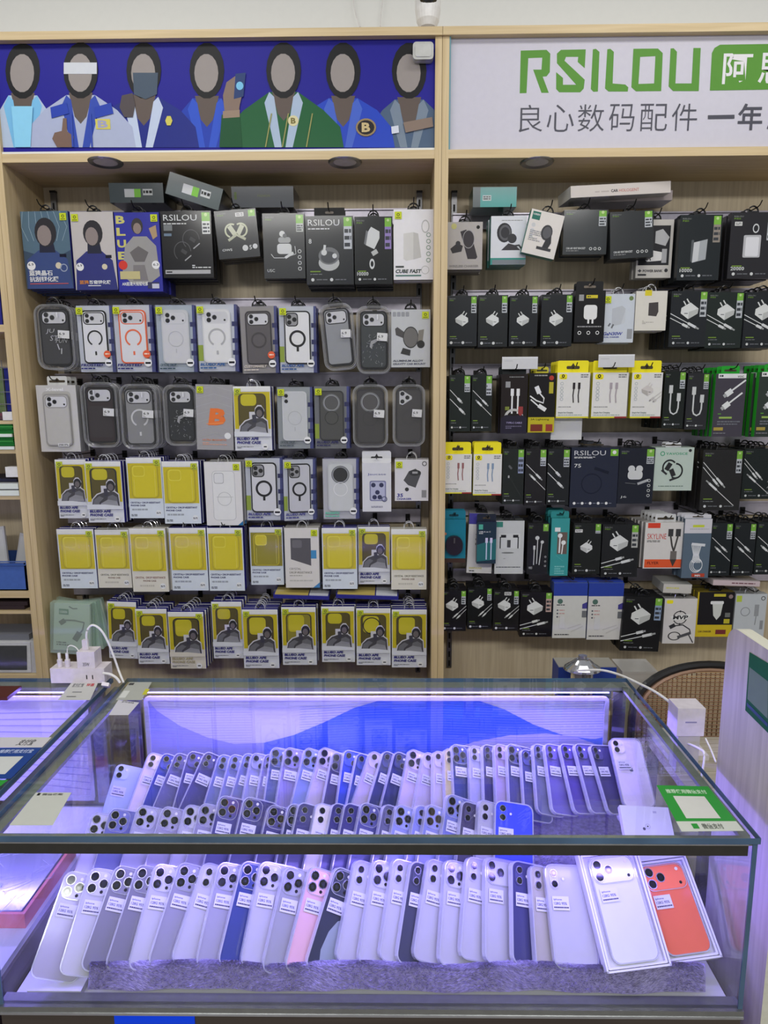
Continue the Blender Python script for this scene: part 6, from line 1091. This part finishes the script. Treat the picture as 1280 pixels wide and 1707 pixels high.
glass_sticker([(0, 1229), (86, 1229), (70, 1246), (-30, 1246)], 'thin white header card above the blue payment sticker', lambda F_, TT: (TT('支付宝', .5, .8, .78, .2, C(70, 70, 74)),), (204, 202, 206))
glass_sticker([(-40, 1247), (70, 1246), (18, 1298), (-110, 1300)], 'dark blue payment sticker with white square on the left counter', lambda F_, TT: (F_(.45, .3, .86, .86, C(206, 208, 206)), TT('推荐使用支付宝', .42, .19, .92, .06, C(190, 200, 230))), (30, 66, 140))
glass_sticker([(-110, 1302), (14, 1300), (-14, 1322), (-140, 1322)], 'green payment sticker below the dark blue one on the left counter', lambda F_, TT: (F_(.3, .4, .7, .6, C(60, 160, 70)),), (46, 150, 56))
t = empty('brown_phone_case', atz(-8, 1158, ZG+.001)); q = MB(); q.box(-.035, .045, -.03, .03, 0, .008, C(84, 40, 32)); q.build('shell', t, bev=.002); tag(t, 'brown case lying on the left counter at the frame edge', 'case')

# ---- power strip with chargers on the back edge
ps = at(133, 1133, CB-.02); t = empty('power_strip', (ps.x, CB-.030, ZG+.0004)); q = MB(); wv = mat('white_abs', (222, 214, 222), .3)
hw = (at(178, 1120, CB-.03).x-at(88, 1120, CB-.03).x)/2; q.box(-hw, hw, 0, .045, 0, .036, wv); q.build('housing', t, bev=.003)
for dx in (.022, .036): q = MB(); q.box(-.0012, .0012, -.0004, 0, .010, .020, BLACK); q.build('socket_slot', t, (dx, 0, 0))
tag(t, 'white power strip with chargers plugged in at the back of the counters', 'power strip')
c = empty('fast_charger', (at(146, 1105, CB-.02).x, CB-.028, ZG+.0368)); q = MB(); s_ = .021; q.box(-s_, s_, 0, .038, 0, .040, wv); q.build('cube', c, bev=.004); q = MB(.04, .04); q.T('35W', .3, .62, .4, .22, C(90, 90, 100), .01); q.build('print', c, (0, -.0004, .030)); tag(c, 'white cube charger plugged into the power strip', 'charger')
q = MB(); q.box(-.006, .006, 0, .010, 0, .024, wv); q.build('cable_plug', c, (-.006, .012, .0405), bev=.002)
for k, px in enumerate((99, 112)):
    c = empty('small_plug', (at(px, 1105, CB-.02).x, CB-.018, ZG+.0368)); q = MB(); q.cyl((0, 0, 0), .006, .018, wv, n=12); q.cyl((0, 0, .018), .0035, .016, WPL, n=10); q.build('body', c); tag(c, 'small white plug at the left end of the power strip, ' + ('outer one', 'one nearer the cube'), 'plug') if 0 else tag(c, 'small white plug in the power strip, ' + ('outer one' if k == 0 else 'one nearer the cube charger'), 'plug')
pe = lambda px, py, Y=CB-.02: at(px, py, Y)
a0 = pe(143, 1070); q = MB(); q.tube([(a0.x, CB-.012, ZG+.0775), pe(144, 1060), pe(147, 1048), pe(155, 1042), pe(168, 1050), pe(180, 1070), pe(190, 1095), pe(198, 1118), atz(206, 1138, ZG+.004)], .0026, WPL, 8); o = q.build('charging_cable'); tag(o, 'white cable arching from the cube charger down to the counter', 'cable')
q = MB(); q.tube([pe(112, 1088), pe(113, 1079), pe(118, 1076), pe(126, 1079), pe(131, 1085)], .0013, WPL, 8); o = q.build('thin_lead'); tag(o, 'thin white lead looping from the small plug to the cube', 'cable')
q = MB(); A_ = [atz(172, 1122, ZG+.03), atz(184, 1124, ZG+.03), atz(194, 1130, ZG+.022), atz(200, 1138, ZG+.010)]; q.tube(A_, .003, WPL, 8); o = q.build('loose_lead'); tag(o, 'short white lead curling over the counter joint', 'cable')
t = empty('loose_connector', atz(177, 1142, ZG+.012), (R(60), R(14), R(10))); q = MB(); q.box(-.008, .008, -.004, .004, -.018, .020, wv); q.build('grip', t, bev=.002); q = MB(); q.box(-.005, .005, -.0015, .0015, -.027, -.018, C(190, 214, 190)); q.build('metal_tip', t); tag(t, 'white cable connector lying over the joint of the two counters', 'connector')

# ---- things at the right behind the counter
XP = .6
t = empty('partition_board', (XP, .965, 0)); zt_ = at(1212, 1052, 1.13).z; q = MB(); D1 = .205; r_ = .035; pts = [(0, 0), (D1, 0), (D1, zt_-r_)]+[(D1-r_+r_*math.cos(R(a)), zt_-r_+r_*math.sin(R(a))) for a in (15, 30, 45, 60, 75, 90)]+[(0, zt_)]
q.face([(0, y, z) for y, z in reversed(pts)], PANELW); q.face([(.025, y, z) for y, z in pts], PANELW)
for i in range(len(pts)):
    a_, b_ = pts[i], pts[(i+1) % len(pts)]; q.face([(0, a_[0], a_[1]), (0, b_[0], b_[1]), (.025, b_[0], b_[1]), (.025, a_[0], a_[1])], wood('cream_edge_band', (206, 204, 186), (216, 214, 198), 'Y'))
q.build('board', t); tag(t, 'upright white-grained board with rounded top at the right of the counter', 'partition')
def atx(px, py, X): d = ray(px, py); return ORG+d*(X/d.x)
P_ = [atx(*p, XP-.001) for p in ((1249, 1087), (1284, 1108), (1284, 1226), (1242, 1184))]; c = sum(P_, Vector())/4; t = empty('board_sticker', c); q = MB(); q.face([tuple(p-c) for p in P_], C(30, 100, 62, .7)); q.face([tuple(p-c+Vector((.0004, 0, 0))) for p in reversed(P_)], C(30, 100, 62, .7))
L_ = lambda u, v, e: tuple(P_[0].lerp(P_[1], u).lerp(P_[3].lerp(P_[2], u), v)-c-Vector((e, 0, 0)))
q.face([L_(.06, .24, .0003), L_(.9, .26, .0003), L_(.9, .80, .0003), L_(.06, .78, .0003)], C(120, 140, 128, .7)); q.face([L_(.06, .84, .0005), L_(.9, .86, .0005), L_(.9, .92, .0005), L_(.06, .9, .0005)], C(30, 70, 96)); q.build('sheet', t); tag(t, 'dark green sticker with grey square on the white-grained board', 'sticker')
# rattan chair
cc = at(1155, 1150, 1.62); t = empty('rattan_chair', (cc.x+.05, 1.62, .0)); zc_ = at(1155, 1112, 1.62).z
q = MB(); pts = []; hw_ = .20
for k in range(25):
    a_ = math.pi*k/24; pts.append((-hw_*math.cos(a_)*(1.0), .03*math.sin(a_), zc_-.16+.155*math.sin(a_)**.75 if 0 < k < 24 else zc_-.16))
q.tube(pts, .010, mat('black_chair_tube', (24, 22, 22), .3), 8); q.tube([(-hw_, 0, zc_-.16), (-hw_, -.01, .45), (-hw_, -.02, 0)], .010, mat('black_chair_tube'), 8); q.tube([(hw_, 0, zc_-.16), (hw_, -.01, .45), (hw_, -.02, 0)], .010, mat('black_chair_tube'), 8); q.build('frame', t)
q = MB(); RT_ = mat('rattan_weave', (128, 92, 60), .6, var=.3, nscale=200); zz0 = zc_-.30
q.tube([(x*.93, y, z-.014) for x, y, z in pts], .006, mat('rattan_rim', (166, 130, 100), .5), 6)
def inside(x, z):
    if abs(x) > hw_*.92: return False
    top = zc_-.16+.135*max(0, 1-(x/hw_)**2)**.45; return z < top
for i in range(34):
    x = -hw_+.012*i
    zt1 = zc_-.16+.135*max(0, 1-(x/hw_)**2)**.45
    if abs(x) < hw_*.92: q.tube([(x, .02, zz0), (x, .025, zt1)], .0018, RT_, 4, False)
for j in range(28):
    z = zz0+.0105*j; xs = [x for x in (-hw_+.004*i for i in range(100)) if inside(x, z)]
    if xs: q.tube([(xs[0], .017, z), (xs[-1], .017, z)], .0018, RT_, 4, False); q.tube([(xs[0], .023, z+.003), (xs[-1], .023, z+.003)], .0012, mat('rattan_light', (176, 140, 96), .5), 4, False)
q.build('woven_back', t); q = MB(); q.prism(rr_pts(-hw_, -.02, hw_, .02, .01), -.0, .2, mat('chair_cushion', (190, 188, 186), .8)); q.build('seat', t, (0, 0, .46)); 
for sx in (-1, 1): q = MB(); q.tube([(sx*.17, .19, .45), (sx*.18, .19, 0)], .010, mat('black_chair_tube'), 8); q.build('leg', t)
tag(t, 'rattan-backed chair with black tube frame behind the counter at right', 'chair')
# side table carrying the adapter block and clutter
zs_ = .80; t = empty('side_table', (.74, 1.36, 0)); q = MB(); q.box(-.13, .16, -.14, .16, zs_-.02, zs_, wood('speckled_table_top', (150, 140, 120), (196, 188, 170), 'X', 3)); q.build('top', t)
for sx in (-.12, .15):
    for sy in (-.13, .15): q = MB(); q.box(-.01, .01, -.01, .01, 0, zs_-.02, BLK); q.build('leg', t, (sx, sy, 0))
tag(t, 'low speckled side table between counter and board', 'table')
q = MB(); q.box(-.045, .045, 0, .13, 0, .012, C(206, 200, 184)); o = q.build('cream_book', None, (.66, 1.41, zs_+.0005)); tag(o, 'cream patterned slab leaning beside the rattan chair', 'slab')
bp = at(1150, 1228, 1.36); hh_ = at(1150, 1182, 1.36).z-bp.z; ww_ = at(1174, 1200, 1.36).x-at(1128, 1200, 1.36).x
t = empty('adapter_stand', (bp.x, 1.36, zs_+.0005)); q = MB(); q.box(-ww_*.4, ww_*.4, .004, .04, 0, max(.005, bp.z-zs_), C(190, 186, 176)); q.build('stand', t); tag(t, 'pale block under the white desktop charger', 'block')
t = empty('desktop_charger', (bp.x, 1.36, bp.z+.001)); q = MB(.06, hh_); q.box(-ww_/2, ww_/2, 0, .05, 0, hh_, wv); q.build('housing', t, bev=.004); q = MB(); q.box(-.012, .012, -.0006, 0, hh_*.48, hh_*.53, C(150, 146, 176)); q.build('logo_print', t); tag(t, 'white desktop charger block right of the counter', 'charger')
q = MB(); q.tube([at(962, 1118, 1.66), at(1000, 1117, 1.62), at(1030, 1124, 1.58), at(1060, 1137, 1.52), at(1095, 1155, 1.45), at(1130, 1181, 1.39)], .003, WPL, 8); o = q.build('power_cable'); tag(o, 'white cable running from the silver dome to the desktop charger', 'cable')
q = MB(); q.tube([(bp.x-.01, 1.395, zs_+.06), at(1166, 1248, 1.33), at(1174, 1262, 1.31), (at(1168, 1280, 1.30).x, 1.30, zs_+.003)], .0022, WPL, 8); o = q.build('cable_loop'); tag(o, 'small white cable loop below the desktop charger', 'cable')
q = MB(); q.tube([at(1176, 1231, 1.36), at(1186, 1252, 1.33), at(1193, 1270, 1.30)], .0018, WPL, 8); o = q.build('cable_end'); tag(o, 'thin white cable dropping from the desktop charger to the board', 'cable')
# low back cupboard top with blue box and silver dome
zl = at(980, 1130, 1.945).z
t = empty('low_shelf_cupboard', (.50, 1.80, 0)); q = MB(); q.box(-.25, .085, -.10, .145, 0, zl, BEECH); q.build('carcass', t); tag(t, 'low beech cupboard ledge below the hanging packs at right', 'cupboard')
x0_ = at(931, 1110, 1.80).x; x1_ = at(1028, 1110, 1.80).x; t = empty('blue_box', ((x0_+x1_)/2, 1.80, zl+.0005)); q = MB(); h2_ = (x1_-x0_)/2; hb = at(980, 1113, 1.80).z-zl; q.box(-h2_, h2_, 0, .07, 0, hb, C(40, 62, 140)); q.box(-h2_+.001, h2_-.001, .001, .069, hb, hb+.002, C(150, 146, 136)); q.build('box', t); tag(t, 'blue and grey box on the ledge behind the silver dome', 'box')
dm = at(970, 1119, 1.745); k_ = dm.z-zl; t = empty('silver_dome_device', (dm.x, 1.745, zl+.0005)); q = MB(); q.lathe((0, 0, k_), [(0, -k_), (.030, -k_), (.030, 0), (.050, .006), (.048, .012), (.030, .024), (.020, .034), (.016, .036), (0, .036)], mat('chrome_dome', (206, 206, 208), .15, .9), 28); q.build('dome', t); q = MB(); q.cyl((0, 0, k_+.037), .012, .008, mat('dome_cap', (190, 190, 192), .2, .8), n=16); q.build('cap', t); tag(t, 'silver dome-shaped device with white cable at the back of the counter', 'device')
for ch in t.children: ch.scale = (1.0, .8, 1)
x0_ = at(1050, 1120, 1.80).x; t = empty('clear_storage_box', (x0_+.03, 1.80, zl+.0005)); q = MB(); q.box(-.05, .045, 0, .09, 0, .075, clear('frosted_box', (.9, .88, .86), .15, .2, .5, (.7, .68, .64))); q.build('tub', t); q = MB(); q.box(-.052, .047, -.002, .092, .075, .081, clear('frosted_box')); q.build('lid', t); tag(t, 'frosted clear box between the blue box and rattan chair', 'box')

# ---- coral framed tray and film in the left counter
t = empty('coral_tray', (-.778, 1.16, ZF-.0125)); CO = C(226, 110, 96, .35); q = MB()
q.box(-.14, .085, -.04, -.034, 0, .03, CO); q.box(-.14, .085, .16, .166, 0, .03, CO); q.box(-.14, -.134, -.034, .16, 0, .03, CO); q.box(.079, .085, -.034, .16, 0, .03, CO); q.box(-.134, .079, -.034, .16, 0, .006, CO); q.build('tray', t)
for k in range(3): q = MB(); q.box(-.12, .07, -.028, .15, 0, .0045, C(60+8*k, 84, 130, .25)); q.build('film_sheet', t, (0, 0, .008+.0065*k))
q = MB(); rr = random.Random(4)
for k in range(26):
    x, y = rr.uniform(-.12, .06), rr.uniform(-.02, .14); q.tube([(x, y, .032), (x+rr.uniform(-.04, .04), y+rr.uniform(-.03, .03), .034), (x+rr.uniform(-.05, .05), y+rr.uniform(-.05, .05), .032)], .0006, C(200, 200, 230), 4, False)
q.box(-.125, .074, -.03, .155, .029, .0295, clear('wrap_film', (.9, .92, 1), .2, .15, .12)); q.build('plastic_wrap', t); q = MB(); q.box(-.02, .03, 0, .02, .030, .031, C(196, 196, 216)); q.build('paper_label', t, (-.03, .02, 0)); tag(t, 'coral-edged tray with blue film sheets in the left counter', 'tray')
